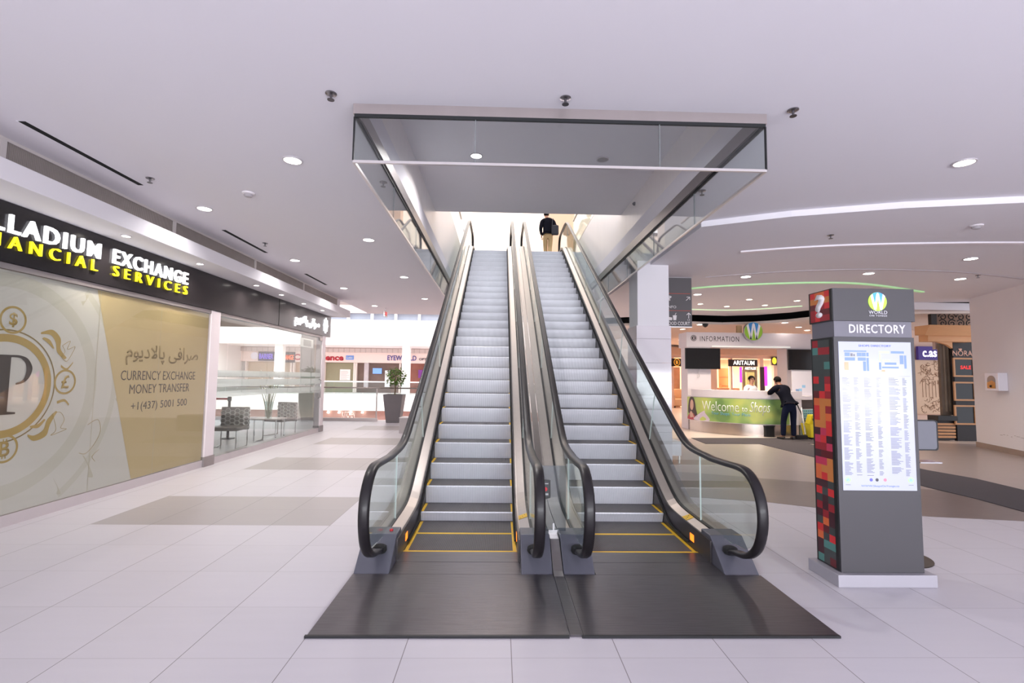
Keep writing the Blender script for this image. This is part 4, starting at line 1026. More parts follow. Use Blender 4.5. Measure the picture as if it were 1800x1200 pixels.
b = MB()
for k in range(520):
    d_ = Vector((R.gauss(0, 1), R.gauss(0, 1), R.gauss(0, .9))).normalized(); rr = R.uniform(.45, 1)**.6
    c_ = pc+Vector((.03, 0, h+.6))+Vector((d_.x*.36*rr, d_.y*.34*rr, d_.z*.32*rr))
    u_ = Vector((R.uniform(-1, 1), R.uniform(-1, 1), R.uniform(-.6, .4))).normalized(); v_ = u_.cross(Vector((R.uniform(-1, 1), R.uniform(-1, 1), 1))).normalized()*.024
    b.flat([c_, c_+u_*.05+v_, c_+u_*.11, c_+u_*.05-v_])
b.build('foliage', mat('leaf_green', (104, 138, 62), .55, noise=.35, nscale=8), t, fix=False)
b = MB()
for k in range(60):
    a = R.uniform(0, 6.28); r_ = R.uniform(0, .25); c_ = pc+Vector((r_*math.cos(a), r_*math.sin(a), h-.07)); u_ = Vector((R.uniform(-1, 1), R.uniform(-1, 1), .9)).normalized(); v_ = u_.cross(Vector((1, .3, 0))).normalized()*.015
    b.flat([c_, c_+u_*.06+v_, c_+u_*.13, c_+u_*.06-v_])
b.build('ground_cover', mat('leaf_green', (0, 0, 0)), t, fix=False)
t = thing('stone_pedestal', (-2.0, 9.9, 0), 'low grey stone pedestal half hidden behind the left handrail', 'pedestal')
p0 = at(702, 735, AY, 9.9)
b = MB(); b.box(at(702, 735, AY, 14.0).x, -1.25, 14.0, 14.5, 0, at(702, 735, AY, 14).z); b.build('block', mat('grey_granite', (176, 168, 168), .4, noise=.1, nscale=40), t)
b = MB(); zz = at(702, 735, AY, 14).z; b.box(at(702, 735, AY, 14.0).x-.01, -1.24, 13.99, 14.51, zz, zz+.02); b.build('cap', mat('granite_cap', (196, 190, 190), .3), t)
t.location = (-1.9, 14.2, 0)
for ch in t.children: ch.location = -t.location

# ================================================================== DIRECTORY TOTEM
DX0, DX1, DY0, DY1 = 2.72, 3.39, 3.96, 4.26
DARKG = mat('totem_grey', (68, 66, 70), .5, .2, noise=.04, nscale=2)
MIDG = mat('totem_mid_grey', (106, 104, 114), .5, .1, noise=.03)
t = thing('directory_totem', ((DX0+DX1)/2, 4.1, 0), 'tall grey directory totem with lit shop list and a coloured mosaic side', 'directory')
b = MB(); b.box(DX0-.06, DX1+.06, DY0-.05, DY1+.03, 0, .095); b.build('base', mat('totem_base', (164, 161, 169), .45, .3), t, bevel=.004)
b = MB(); b.box(DX0, DX1, DY0, DY1, .095, 1.965); b.build('body', DARKG, t, bevel=.003)
b = MB(); b.box(DX0+.01, DX1-.012, DY0+.006, DY1-.01, 1.965, 2.095); b.build('neck', MIDG, t)
b = MB(); b.box(DX0+.0, DX1+.012, DY0-.005, DY1+.01, 2.095, 2.365); b.build('head', DARKG, t, bevel=.003)
PAL = [mat('mosaic_%s' % n, c, .35, noise=.08) for n, c in (('maroon', (96, 22, 30)), ('crimson', (150, 30, 42)), ('red', (205, 46, 50)), ('orange', (214, 104, 56)), ('amber', (198, 122, 62)), ('teal', (78, 128, 122)), ('slate', (62, 66, 66)), ('plum', (66, 28, 38)), ('rose', (190, 50, 84)))]
def mosaic(name, x, ya, yb, z0, z1, nc, nr, zone, parent):
    b = MB()
    for r in range(nr):
        for c_ in range(nc):
            y0, y1 = ya+(yb-ya)*c_/nc, ya+(yb-ya)*(c_+1)/nc; za, zb_ = z0+(z1-z0)*r/nr, z0+(z1-z0)*(r+1)/nr
            b.flat([(x, y0, za), (x, y1, za), (x, y1, zb_), (x, y0, zb_)], zone(r/nr))
    return b.build(name, PAL, parent, fix=False)
def zone_body(f):
    if f < .1: return R.choice([5, 5, 6, 7, 0])
    if f < .2: return R.choice([2, 3, 6, 0, 1, 7, 6])
    if f < .35: return R.choice([6, 6, 7, 1, 0, 2, 7])
    if f < .45: return R.choice([4, 3, 4, 8, 1, 2])
    if f < .6: return R.choice([1, 0, 7, 2, 8, 0])
    if f < .75: return R.choice([2, 3, 4, 4, 0, 1])
    if f < .86: return R.choice([1, 6, 3, 7, 6, 2])
    return R.choice([6, 6, 5, 6, 1])
b = MB(); b.box(DX0-.005, DX0-.0005, DY0+.012, DY1-.012, .1, 1.96); b.build('side_board', BLACK, t)
mosaic('mosaic', DX0-.006, DY0+.05, DY1-.03, .11, 1.945, 3, 30, zone_body, t)
b = MB(); b.box(DX0-.005, DX0-.0005, DY0+.0, DY1, 2.1, 2.36); b.build('head_side_board', BLACK, t)
mosaic('head_mosaic', DX0-.006, DY0+.03, DY1-.02, 2.105, 2.355, 4, 5, lambda f: R.choice([1, 0, 1, 2]) if f < .45 else (4 if f < .7 else R.choice([2, 3, 1])), t)
text('question_mark', '?', mat('mark_white', (236, 232, 236), .5), t, (DX0-.0065, (DY0+DY1)/2, 2.235), (0, -1, 0), Z_, .13, .2, .006, .03)
yf = DY0-.0055
def logo(cx_, cz, r, y, parent, glow=0, dirx=1):
    k = dict(emit=glow) if glow else {}
    nm = 'glow' if glow else 'plain'
    GR, BL, WH = mat('logo_green_'+nm, (152, 200, 62), .4, **k), mat('logo_blue_'+nm, (62, 140, 208), .4, **k), mat('logo_white_'+nm, (240, 240, 244), .4, **k)
    q = lambda P, d: [(cx_+r*a, y-d, cz+r*bb) for a, bb in P]
    disc = circ(0, 0, 1, 48)
    b = MB(); b.prism(q(circ(0, 0, 1.0, 48), .0), (0, -.004, 0)); b.build('logo_disc', GR, parent)
    capP = circ(0, 0, .985, 20, math.radians(52), math.radians(128))
    b = MB(); b.prism(q([(-.28, -.55)]+capP[::-1][:0]+[(.0, .2), (.28, -.55)]+capP, .0041), (0, -.002, 0)); b.build('logo_blue', BL, parent)
    b = MB()
    st = lambda P: b.prism(q(P, .0062), (0, -.002, 0))
    st([(-.78, .6), (-.56, .8), (-.22, -.86), (-.42, -.88)]); st([(-.42, -.88), (-.2, -.86), (.02, .55), (-.02, .93), (-.14, .78)])
    st([(.42, -.88), (.2, -.86), (-.02, .55), (.02, .93), (.14, .78)]); st([(.78, .6), (.56, .8), (.22, -.86), (.42, -.88)])
    b.build('logo_letter', WH, parent)
p = at(1542, 530, AY, yf)
logo(p.x, p.z, .077, yf, t, .6)
TW = mat('totem_white', (222, 220, 228), .5)
def ft(name, s, m, u0, u1, v0, v1, y, bold=0, parent=None, **k):
    p0, p1 = at(u0, v1, AY, y), at(u1, v0, AY, y)
    return text(name, s, m, parent or t, ((p0.x+p1.x)/2, y, (p0.z+p1.z)/2), (1, 0, 0), Z_, p1.x-p0.x, p1.z-p0.z, .003, bold, **k)
ft('lettering', 'WORLD', TW, 1527, 1559, 546, 551.5, yf, -.004, space=1.1)
ft('lettering', 'ON YONGE', TW, 1528, 1559, 553.5, 556, yf, -.004, space=1.2)
ft('lettering', 'DIRECTORY', TW, 1492, 1591, 571, 585, DY0+.0055, .02, space=1.1)
SX0, SX1, SZ0, SZ1 = DX0+.035, DX1-.035, .735, 1.925
ys_ = DY0-.001
b = MB(); b.box(SX0, SX1, ys_-.004, ys_, SZ0, SZ1); b.build('screen', mat('screen_white', (140, 142, 154), .12, emit=.42, ecol=(218, 222, 255)), t)
sw_, sh_ = SX1-SX0, SZ1-SZ0
def S(fx_, fz): return SX0+sw_*fx_, SZ1-sh_*fz
yq = ys_-.0045
INKB = mat('map_blue', (112, 136, 205), .4, emit=.2); INKV = mat('title_blue', (80, 100, 190), .4, emit=.12)
def sbox(b, a0, a1, f0, f1, m=0):
    x0, z1 = S(a0, f0); x1, z0 = S(a1, f1); b.box(x0, x1, yq-.0008, yq, z0, z1, m)
x_, z_ = S(.5, .027); text('title', 'SHOPS DIRECTORY', INKV, t, (x_, yq, z_), (1, 0, 0), Z_, .27, .017, .0008, .004)
for q in ((.07, .38, .06, .07), (.08, .15, .075, .1), (.25, .31, .075, .1), (.315, .37, .075, .1), (.08, .22, .108, .13), (.26, .37, .108, .13), (.33, .37, .135, .2), (.38, .41, .11, .2), (.38, .41, .075, .1),
          (.72, .9, .062, .078), (.84, .89, .09, .15), (.9, .93, .09, .18), (.55, .58, .14, .19), (.63, .79, .14, .155), (.59, .82, .168, .18)): b = MB(); sbox(b, *q); b.build('map_print', INKB, t)
b = MB(); sbox(b, .55, .7, .062, .078); sbox(b, .55, .58, .08, .13); sbox(b, .59, .7, .12, .135); b.build('map_green', mat('map_green', (178, 208, 160), .4, emit=.25), t)
b = MB(); sbox(b, .07, .13, .14, .195); sbox(b, .58, .63, .19, .205); b.build('map_orange', mat('map_orange', (236, 160, 130), .4, emit=.25), t)
b = MB(); sbox(b, .16, .19, .08, .1); sbox(b, .2, .22, .085, .1); b.build('map_dark', mat('map_dark', (120, 120, 130), .4), t)
LG = mat('list_grey', (110, 112, 132), .4, emit=.12)
for c0, c1 in ((.03, .15), (.19, .27), (.33, .44), (.5, .57), (.67, .83), (.86, .93)):
    f = .245
    while f < .9:
        n = R.randint(6, 13); b = MB()
        for i in range(n):
            if f > .9: break
            sbox(b, c0, c0+(c1-c0)*R.uniform(.45, 1), f, f+.0035); f += .0075
        if b.v: b.build('list_print', LG, t)
        f += .012
b = MB(); sbox(b, .03, .97, .232, .2335); b.build('list_rule', mat('rule_grey', (130, 130, 146), .4), t)
x_, z_ = S(.5, .972); text('web_address', 'WWW.ShopsOnYonge.ca', INKB, t, (x_, yq, z_), (1, 0, 0), Z_, .31, .02, .0008, .004)
for f, c in ((.38, (100, 100, 190)), (.46, (60, 60, 70)), (.57, (220, 130, 150))):
    x_, z_ = S(f, .93); b = MB(); b.lathe([(.013, 0), (.013, -.001)], (x_, yq-.0002, z_), 16, 'y'); b.build('social_icon', mat('icon_%d' % c[0], c, .4), t)
for f in (.065, .92):
    x_, z_ = S(f, .93); b = MB(); b.prism([(x_+a, yq-.0003, z_+bb) for a, bb in circ(0, 0, .024, 24)], (0, -.0006, 0)); b.build('logo_small', mat('small_green', (176, 212, 150), .4, emit=.2), t)
    b = MB(); b.prism([(x_+a, yq-.001, z_+bb) for a, bb in [(-.018, .016), (-.008, -.02), (0, .0), (.008, -.02), (.018, .016), (.008, .0), (0, .02), (-.008, 0)]], (0, -.0005, 0)); b.build('logo_small_mark', mat('small_blue', (140, 180, 230), .4, emit=.2), t)
    b = MB(); b.box(x_-.02, x_+.02, yq-.0008, yq, z_-.042, z_-.038); b.build('logo_caption', mat('list_dark', (130, 134, 150), .4), t)
# ---- sanitiser stand behind the directory
c0 = Vector((3.65, 4.6, 0))
t = thing('sanitiser_stand', c0, 'stand on a round dark base behind the directory, grey rounded board and drip tray', 'stand')
b = MB(); b.lathe([(.29, 0), (.29, .008), (.2, .016), (.03, .022)], c0, 36); b.build('base', mat('bronze_base', (62, 54, 46), .35, .6, noise=.1), t)
b = MB(); b.tube([c0+Vector((-.06, 0, .01)), c0+Vector((-.06, 0, 1.3))], .02, 10); b.build('pole', DARKM, t, smooth=True)
p0, p1 = at(1600, 791, AY, 4.5), at(1646, 738, AY, 4.5)
b = MB(); rr = .025
cx0, cx1, z0, z1 = p0.x, p1.x, p0.z, p1.z
rp = [(cx1-rr+rr*math.cos(a), z0+rr+rr*math.sin(a)) for a in [-math.pi/2+k*.392 for k in range(5)]]+[(cx1-rr+rr*math.cos(a), z1-rr+rr*math.sin(a)) for a in [k*.392 for k in range(5)]]+[(cx0, z1), (cx0, z0)]
b.prism([(x, 4.49, z) for x, z in rp], (0, .03, 0)); b.build('board', DARKM, t)
b = MB(); b.prism([(cx0+(x-cx0)*.93, 4.485, z0+.012+(z-z0)*.92) for x, z in rp], (0, .004, 0)); b.build('board_face', mat('board_grey', (104, 105, 114), .5), t)
q = at(1643, 812, AY, 4.5); b = MB(); b.box(q.x-.2, q.x, 4.42, 4.56, q.z, q.z+.012); b.build('drip_tray', CHROME, t)

# ================================================================== RIGHT SIDE: wayfinding sign, kiosk, shops
t = thing('wayfinding_sign', at(1198, 488, AY, 10.3), 'hanging dark grey wayfinding sign partly hidden by the column, with arrows and FOOD COURT', 'sign')
WYY = 10.3
p0, p1 = at(1216.5, 574, AY, WYY), at(1216.5, 488.5, AY, WYY)
wx1 = p0.x; wx0 = wx1-.9
WS = mat('wayfinding_grey', (84, 81, 85), .5, noise=.04)
b = MB(); b.box(wx0, wx1, WYY, WYY+.06, p0.z, p1.z); b.build('panel', WS, t)
b = MB(); b.box(wx0, wx1, WYY-.002, WYY+.062, p0.z-.02, p0.z); b.build('bottom_edge', PALEM, t)
b = MB(); b.box(wx0, wx1, WYY-.002, WYY+.062, p1.z, p1.z+.018); b.build('top_edge', PALEM, t)
for x in (wx0+.12, wx1-.12):
    b = MB(); b.tube([(x, WYY+.03, p1.z), (x, WYY+.03, ZC2)], .01, 6); b.build('hanger', STEEL, t)
for v in (516, 546):
    z = at(1200, v, AY, WYY).z
    b = MB(); b.box(wx0+.02, wx1-.03, WYY-.003, WYY, z-.006, z+.006); b.build('red_line', mat('red_line', (170, 74, 60), .5), t)
WT = mat('wayfinding_white', (228, 224, 226), .5)
def wt(s, u0, u1, v0, v1, bold=.01):
    q0, q1 = at(u0, v1, AY, WYY), at(u1, v0, AY, WYY)
    return text('lettering', s, WT, t, (q0.x, WYY-.001, q0.z), (1, 0, 0), Z_, q1.x-q0.x, q1.z-q0.z, .003, bold, align='l')
wt('FOOD COURT', 1172, 1212.5, 565.5, 571); wt('INFO', 1173, 1188.5, 537, 541.5); wt('?', 1173, 1180.5, 519.5, 528, .03)
def bars(name, segs, r=.008):
    b = MB()
    for pts in segs: b.tube([at(u, v, AY, WYY-.004) for u, v in pts], r, 6)
    return b.build(name, WT, t)
bars('arrow', [[(1206, 528), (1212, 522.5)], [(1207, 522), (1212.5, 522), (1212.5, 527)]])
bars('arrow', [[(1210.5, 559.5), (1210.5, 550)], [(1207, 553.5), (1210.5, 549.8), (1214, 553.5)]])
text('lettering', 'L2', WT, t, at(1210.5, 562, AY, WYY-.001), (1, 0, 0), Z_, .05, .03, .003)
b = MB(); b.prism([at(u, v, AY, WYY-.001) for u, v in ((1182.5, 554), (1189.5, 554), (1188.5, 562.5), (1183.8, 562.5))], (0, -.003, 0)); b.build('cup_symbol', WT, t)
bars('straw_symbol', [[(1186.5, 554), (1187.8, 550.5), (1189, 550)]], .006)
b = MB(); b.prism([at(u, v, AY, WYY-.001) for u, v in ((1176, 562.5), (1181.5, 562.5), (1181.5, 558), (1176, 557))], (0, -.003, 0)); b.build('burger_symbol', WT, t)

# ---- information kiosk
KY = 16.0
KW = mat('kiosk_white', (224, 216, 220), .55, noise=.02)
kx = lambda u: at(u, 640, AY, KY).x
kz = lambda v, u=1320: at(u, v, AY, KY).z
t = thing('information_kiosk', (kx(1318), KY+.3, 0), 'white information kiosk frame with INFORMATION header and two end posts', 'kiosk')
zh0, zh1 = kz(611.5), kz(585)
b = MB(); b.box(kx(1207), kx(1429), KY, KY+.7, zh0, zh1); b.build('header', KW, t, bevel=.01)
b = MB(); b.box(kx(1209), kx(1250), KY+.03, KY+.6, 0, zh0); b.build('post', KW, t)
b = MB(); b.box(kx(1384), kx(1428), KY+.03, KY+.6, 0, zh0); b.build('post', KW, t)
b = MB(); b.box(kx(1252), kx(1390), KY-.012, KY+.0, kz(610.5), kz(608.4)); b.build('light_slot', mat('slot_pale', (226, 230, 222), .5, emit=.35), t)
KI = mat('kiosk_ink', (62, 54, 56), .5)
ft('lettering', 'INFORMATION', KI, 1230.5, 1299, 591.5, 599.5, KY-.0005, 0, t, space=1.2)
p = at(1219.5, 594, AY, KY-.001)
b = MB(); b.lathe([(.1, 0), (.1, -.006)], p, 32, 'y'); b.build('info_disc', KI, t)
b = MB(); b.tube([(p.x+.075*math.cos(a), p.y-.008, p.z+.075*math.sin(a)) for a in [k*math.pi/12 for k in range(24)]], .008, 5, closed=True, up=(0, 1, 0)); b.box(p.x-.014, p.x+.014, p.y-.012, p.y-.006, p.z-.045, p.z+.045); b.build('info_mark', KW, t)
p = at(1322, 582.5, AY, KY-.09)
b = MB(); b.lathe([(.31, .0), (.31, .09)], (p.x, p.y, p.z), 40, 'y'); b.build('logo_rim', PALEM, t)
logo(p.x, p.z, .295, p.y-.0905, t, 0)
b = MB(); b.box(kx(1300), kx(1308), KY+.1, KY+.2, zh1, zh1+.25); b.build('logo_back', mat('kraft', (190, 160, 120), .6), t)
for (u0, u1, v0, v1), l, yy in (((1205, 1266, 612, 648), 'black wall screen on the left post of the information kiosk', KY-.14), ((1386.5, 1447, 614.5, 650), 'black wall screen on the right post of the kiosk, partly behind the directory', KY-.14)):
    q0, q1 = at(u0, v1, AY, yy), at(u1, v0, AY, yy)
    tv = thing('display_screen', ((q0.x+q1.x)/2, yy, q0.z), l, 'screen', 'screens on the kiosk posts')
    b = MB(); b.box(q0.x, q1.x, yy, yy+.05, q0.z, q1.z); b.build('bezel', BLACK, tv, bevel=.004)
    b = MB(); b.box(q0.x+.015, q1.x-.015, yy-.003, yy, q0.z+.02, q1.z-.015); b.build('display', mat('display_black', (18, 18, 20), .18), tv)
    b = MB(); b.box((q0.x+q1.x)/2-.15, (q0.x+q1.x)/2+.15, yy+.05, KY+.03, q0.z+.2, q1.z-.2); b.build('mount', DARKM, tv)
q = at(1228, 649, AY, KY)
cb = MB(); cb.tube(smooth_path([(q.x, KY-.1, q.z+.05), (q.x-.02, KY-.02, q.z-.1), (q.x+.03, KY-.02, q.z-.2), (q.x-.04, KY-.02, q.z-.26), (q.x-.05, KY-.02, q.z-.18)], 6), .009, 6)
tag(cb.build('hanging_cable', mat('cable_white', (196, 192, 194), .5)), 'thin cable hanging below the left kiosk screen', 'cable')
# front desk: convex plan
plan = smooth_path([(6.0, 15.7, 0), (6.22, 15.05, 0), (6.75, 14.42, 0), (7.25, 14.1, 0), (7.8, 13.98, 0), (8.4, 14.02, 0), (9.0, 14.2, 0), (9.9, 14.6, 0)], 8)
nrm = []
for i, p in enumerate(plan):
    q = (plan[min(i+1, len(plan)-1)]-plan[max(i-1, 0)]).normalized(); nrm.append(Vector((q.y, -q.x, 0)))
def curtain(b, i0, i1, out, z0, z1, th=.05, m=0):
    vs = []; fs = []
    for i in range(i0, i1+1):
        a = plan[i]+nrm[i]*out; c_ = plan[i]+nrm[i]*(out-th)
        vs += [(a.x, a.y, z0), (c_.x, c_.y, z0), (c_.x, c_.y, z1), (a.x, a.y, z1)]
    n = i1-i0+1
    for i in range(n-1):
        o = 4*i
        for j in range(4): fs.append([o+j, o+4+j, o+4+(j+1) % 4, o+(j+1) % 4])
    fs += [[0, 1, 2, 3], [4*n-4, 4*n-3, 4*n-2, 4*n-1]]
    b.add(vs, fs, m); return b
E_ = 44; zt_ = 1.30
t = thing('information_desk', (7.6, 14.6, 0), 'curved white information desk with green Welcome banner and steel base', 'desk')
curtain(MB(), 0, E_, -.06, 0.0, .36, .04).build('steel_base', mat('desk_steel', (196, 182, 172), .25, .9, noise=.12, nscale=3, stretch=(6, 6, .2)), t, smooth=False)
curtain(MB(), 3, E_, .02, 1.08, zt_, .5).build('counter', KW, t)
curtain(MB(), 0, E_, -.005, .34, 1.10, .04).build('desk_front', KW, t)
# banner
GR = bpy.data.materials.new('banner_print'); GR.use_nodes = True
nt = GR.node_tree; bb = nt.nodes['Principled BSDF']; tc = nt.nodes.new('ShaderNodeTexCoord'); nz = nt.nodes.new('ShaderNodeTexNoise'); nz.inputs['Scale'].default_value = 1.3
cr = nt.nodes.new('ShaderNodeValToRGB'); cr.color_ramp.elements[0].position = .38; cr.color_ramp.elements[0].color = (*lin((112, 146, 84)), 1); cr.color_ramp.elements[1].position = .62; cr.color_ramp.elements[1].color = (*lin((196, 206, 110)), 1)
e = cr.color_ramp.elements.new(.5); e.color = (*lin((158, 186, 104)), 1)
nt.links.new(tc.outputs['Object'], nz.inputs[0]); nt.links.new(nz.outputs[0], cr.inputs[0]); nt.links.new(cr.outputs[0], bb.inputs['Base Color']); bb.inputs['Roughness'].default_value = .45
bn = curtain(MB(), 0, 38, .022, .36, 1.06, .012).build('banner', GR, t)
# arc-length helper along the banner
acc = [0]
for i in range(1, len(plan)): acc.append(acc[-1]+((plan[i]+nrm[i]*.024)-(plan[i-1]+nrm[i-1]*.024)).length)
def along(s, out=.026):
    for i in range(1, len(acc)):
        if acc[i] >= s:
            f = (s-acc[i-1])/(acc[i]-acc[i-1]); return plan[i-1].lerp(plan[i], f)+nrm[i-1].lerp(nrm[i], f)*out
    return plan[-1]
def wrap(o, z0):
    """bend a flat (s, 0, z) mesh round the banner"""
    for v in o.data.vertices:
        p = along(v.co.x, .026-v.co.y); v.co = (p.x, p.y, z0+v.co.z)
def btext(name, s, m, s0, s1, z0, z1, bold=0, shear=0):
    o = text(name, s, m, None, ((s0+s1)/2, 0, (z0+z1)/2), (1, 0, 0), Z_, s1-s0, z1-z0, .004, bold, shear=shear)
    wrap(o, 0); put(o, t); return o
BW = mat('banner_white', (240, 242, 236), .5); BB = mat('banner_blue', (110, 176, 206), .5)
btext('banner_lettering', 'Welcome', BW, .68, 1.78, .68, .96, -.012)
btext('banner_lettering', 'to', BW, 1.86, 2.0, .70, .82, -.01)
btext('banner_lettering', 'Shops', BW, 2.06, 2.6, .6, .98, -.008, .3)
btext('banner_lettering', 'Your Shops. Your Place.', BB, .98, 2.1, .54, .66, -.005)
def bshape(name, P, m, dy=0):
    b = MB(); P = smooth_path([(x, 0, z) for x, z in P], 4, closed=True); b.prism([(p.x, -.001-dy, p.z) for p in P], (0, -.002, 0)); o = b.build(name, m, None); wrap(o, 0); put(o, t); return o
bshape('printed_hair', [(.06, .56), (.07, .85), (.15, 1.04), (.3, 1.05), (.38, .92), (.42, .7), (.48, .5), (.4, .42), (.3, .56)], mat('print_hair', (70, 50, 46), .5))
bshape('printed_face', [(.16, .72), (.17, .9), (.24, .98), (.31, .9), (.31, .74), (.24, .65)], mat('print_skin', (212, 170, 150), .5), .003)
bshape('printed_dress', [(.03, .37), (.08, .5), (.2, .58), (.34, .52), (.4, .37)], mat('print_red', (180, 70, 80), .5), .003)
bshape('printed_arm', [(.16, .42), (.14, .55), (.2, .62), (.27, .56), (.34, .42), (.28, .44)], mat('print_skin', (212, 170, 150), .5), .006)
bshape('printed_bag', [(.36, .37), (.4, .46), (.74, .66), (.78, .6), (.92, .37)], mat('print_bag', (214, 200, 214), .5), .007)
# right wing: counter, dark recess, teal gridded panel, leaning white board, box
i0, i1 = 44, len(plan)-1
def wing(z0, z1, out, th, nm, m): return curtain(MB(), i0, i1, out, z0, z1, th).build(nm, m, t)
wing(1.06, 1.16, .02, .5, 'wing_counter', KW)
wing(.78, 1.06, -.2, .04, 'wing_recess', mat('recess_brown', (84, 66, 60), .6))
te = bpy.data.materials.new('teal_grid'); te.use_nodes = True; nt = te.node_tree; bb = nt.nodes['Principled BSDF']
tc = nt.nodes.new('ShaderNodeTexCoord'); bk = nt.nodes.new('ShaderNodeTexBrick'); bk.offset = 0; bk.inputs['Scale'].default_value = 1; bk.inputs['Brick Width'].default_value = .07; bk.inputs['Row Height'].default_value = .07; bk.inputs['Mortar Size'].default_value = .016
bk.inputs['Color1'].default_value = (*lin((60, 96, 100)), 1); bk.inputs['Color2'].default_value = (*lin((66, 104, 106)), 1); bk.inputs['Mortar'].default_value = (*lin((128, 178, 180)), 1)
mp = nt.nodes.new('ShaderNodeMapping'); mp.inputs['Rotation'].default_value = (math.pi/2, 0, 0)
nt.links.new(tc.outputs['Object'], mp.inputs[0]); nt.links.new(mp.outputs[0], bk.inputs[0]); nt.links.new(bk.outputs[0], bb.inputs['Base Color'])
wing(.0, .78, -.0, .05, 'teal_panel', te)
q0, q1 = at(1393, 698, AY, 14.7), at(1435, 652, AY, 14.7)
o = thing('leaning_board', ((q0.x+q1.x)/2, 14.7, q0.z), 'white notice board standing on the kiosk counter below the right screen', 'notice board')
b = MB(); b.box(q0.x, q1.x, 14.7, 14.73, 1.165, q1.z); b.build('board', mat('board_white', (222, 218, 224), .35), o)
b = MB(); b.box(q0.x-.02, q1.x+.02, 14.695, 14.735, q1.z, q1.z+.03); b.build('frame', PALEM, o)
for u, v, c_ in ((1402, 686, (120, 150, 190)), (1407, 685, (150, 196, 226)), (1413, 679, (150, 110, 160))):
    q = at(u, v, AY, 14.69); b = MB(); b.box(q.x-.05, q.x+.05, 14.694, 14.699, q.z-.04, q.z+.04); b.build('sticker', mat('sticker_%d' % c_[0], c_, .5), o)
# cleaning gear
q = at(1431, 770, AZ, 0); q.y -= .45; q.x = at(1431, 760, AY, q.y+.2).x
t = thing('mop_bucket', (q.x, q.y, 0), 'yellow wheeled mop bucket in front of the teal panel, half behind the directory', 'bucket')
YP = mat('bucket_yellow', (226, 206, 40), .4, noise=.06)
z1 = at(1431, 729, AY, q.y).z; w_ = (at(1444, 750, AY, q.y).x-at(1418, 750, AY, q.y).x)/2
b = MB(); vs = [(q.x+sx*w_*f, q.y+.25+sy*.22*f, z) for f, z in ((.82, .06), (1.0, .42), (.94, .42), (.8, .1)) for sx, sy in ((-1, -1), (1, -1), (1, 1), (-1, 1))]
b.add(vs, [[4*k+i, 4*k+(i+1) % 4, 4*k+4+(i+1) % 4, 4*k+4+i] for k in range(3) for i in range(4)]+[[3, 2, 1, 0], [12, 13, 14, 15]]); b.build('tub', YP, t)
b = MB(); b.prism([(q.x-w_*.9, q.y+.1, .42), (q.x+w_*.9, q.y+.1, .42), (q.x+w_*.75, q.y+.02, z1), (q.x-w_*.75, q.y+.02, z1)], (0, .22, 0)); b.build('wringer', YP, t, bevel=.015)
for s_ in (-1, 1):
    b = MB(); b.box(q.x+s_*.1-.04, q.x+s_*.1+.04, q.y-.0, q.y+.03, z1-.16, z1-.1); b.build('handle_slot', BLACK, t)
for sx in (-1, 1):
    for sy in (.1, .4):
        b = MB(); b.lathe([(.03, -.015), (.03, .015)], (q.x+sx*w_*.7, q.y+sy, .032), 12, 'x'); b.build('caster', BLACK, t)
q = at(1404, 769.5, AZ, 0)
t = thing('wet_mop', (q.x, q.y, 0), 'black mop with long dark handle leaning against the kiosk counter', 'mop')
tp = at(1394, 695, AY, 14.12)
b = MB(); b.tube([at(1426, 764, AY, 13.75), tp], .016, 8); b.build('handle', BLACK, t)
b = MB()
for k in range(34):
    a = R.uniform(0, 6.28); r_ = R.uniform(.1, .34); c_ = at(1423, 764, AY, 13.75)
    b.tube([c_+Vector((0, 0, .06)), Vector((c_.x+r_*.6*math.cos(a), c_.y+r_*.4*math.sin(a), .08)), Vector((c_.x+r_*math.cos(a), c_.y+r_*.5*math.sin(a), .02))], .022, 5)
b.build('mop_head', mat('mop_black', (34, 30, 32), .95, noise=.3), t)
q = at(1416, 766, AZ, 0)
t = thing('broom', (q.x, q.y-.2, 0), 'broom with silver handle leaning beside the black mop', 'broom')
b = MB(); b.tube([at(1416, 763, AY, 13.6), at(1408.5, 716, AY, 13.95)], .022, 8); b.build('handle', mat('silver_handle', (206, 204, 206), .3, .7), t)
c_ = at(1408, 766, AY, 13.55); b = MB(); b.box(c_.x-.16, c_.x+.16, c_.y-.06, c_.y+.06, .008, .12); b.build('brush', mat('mop_black', (0, 0, 0)), t, bevel=.02)
q = at(1349, 768, AZ, 0)
t = thing('floor_box', (q.x, q.y, 0), 'small black box on the floor at the foot of the information desk', 'box')
z1 = at(1349, 750, AY, q.y).z; b = MB(); b.box(q.x-.06, q.x+.2, q.y-.02, q.y+.2, .004, z1); b.build('body', BLACK, t, bevel=.01); b = MB(); b.box(q.x-.07, q.x+.21, q.y-.03, q.y+.21, z1, z1+.03); b.build('lid', DARKM, t)

# ---- shops behind the kiosk
SY = 28
sx_ = lambda u: at(u, 640, AY, SY).x
sz_ = lambda v, u=1300: at(u, v, AY, SY).z
FAC = mat('cream_facade', (232, 208, 194), .7, noise=.02)
b = MB(); b.box(5.9, 24, SY-.3, SY+.2, sz_(630), 3.5); struct(b.build('wall_shop_row', FAC))
b = MB(); b.box(5.9, 24, SY-.9, SY-.3, sz_(625), sz_(613)); struct(b.build('trim_10', mat('beige_soffit', (196, 168, 150), .7, noise=.05)))
b = MB(); b.box(5.9, 24, SY+3.5, SY+3.7, 0, 3.5); struct(b.build('wall_shop_row_back', mat('shop_row_back', (226, 190, 160), .7, noise=.15, nscale=.6)))
b = MB(); b.box(5.9, 24, SY+.2, SY+3.6, 2.9, 3.0); struct(b.build('ceiling_shop_row', WARMW))
for x in (8, 11.2, 14.2, 17.5, 20):
    o = lamp_light('shop_row_light', (x, SY+1.6, 2.85), 190, (1, .83, .64), 1.2, 170)
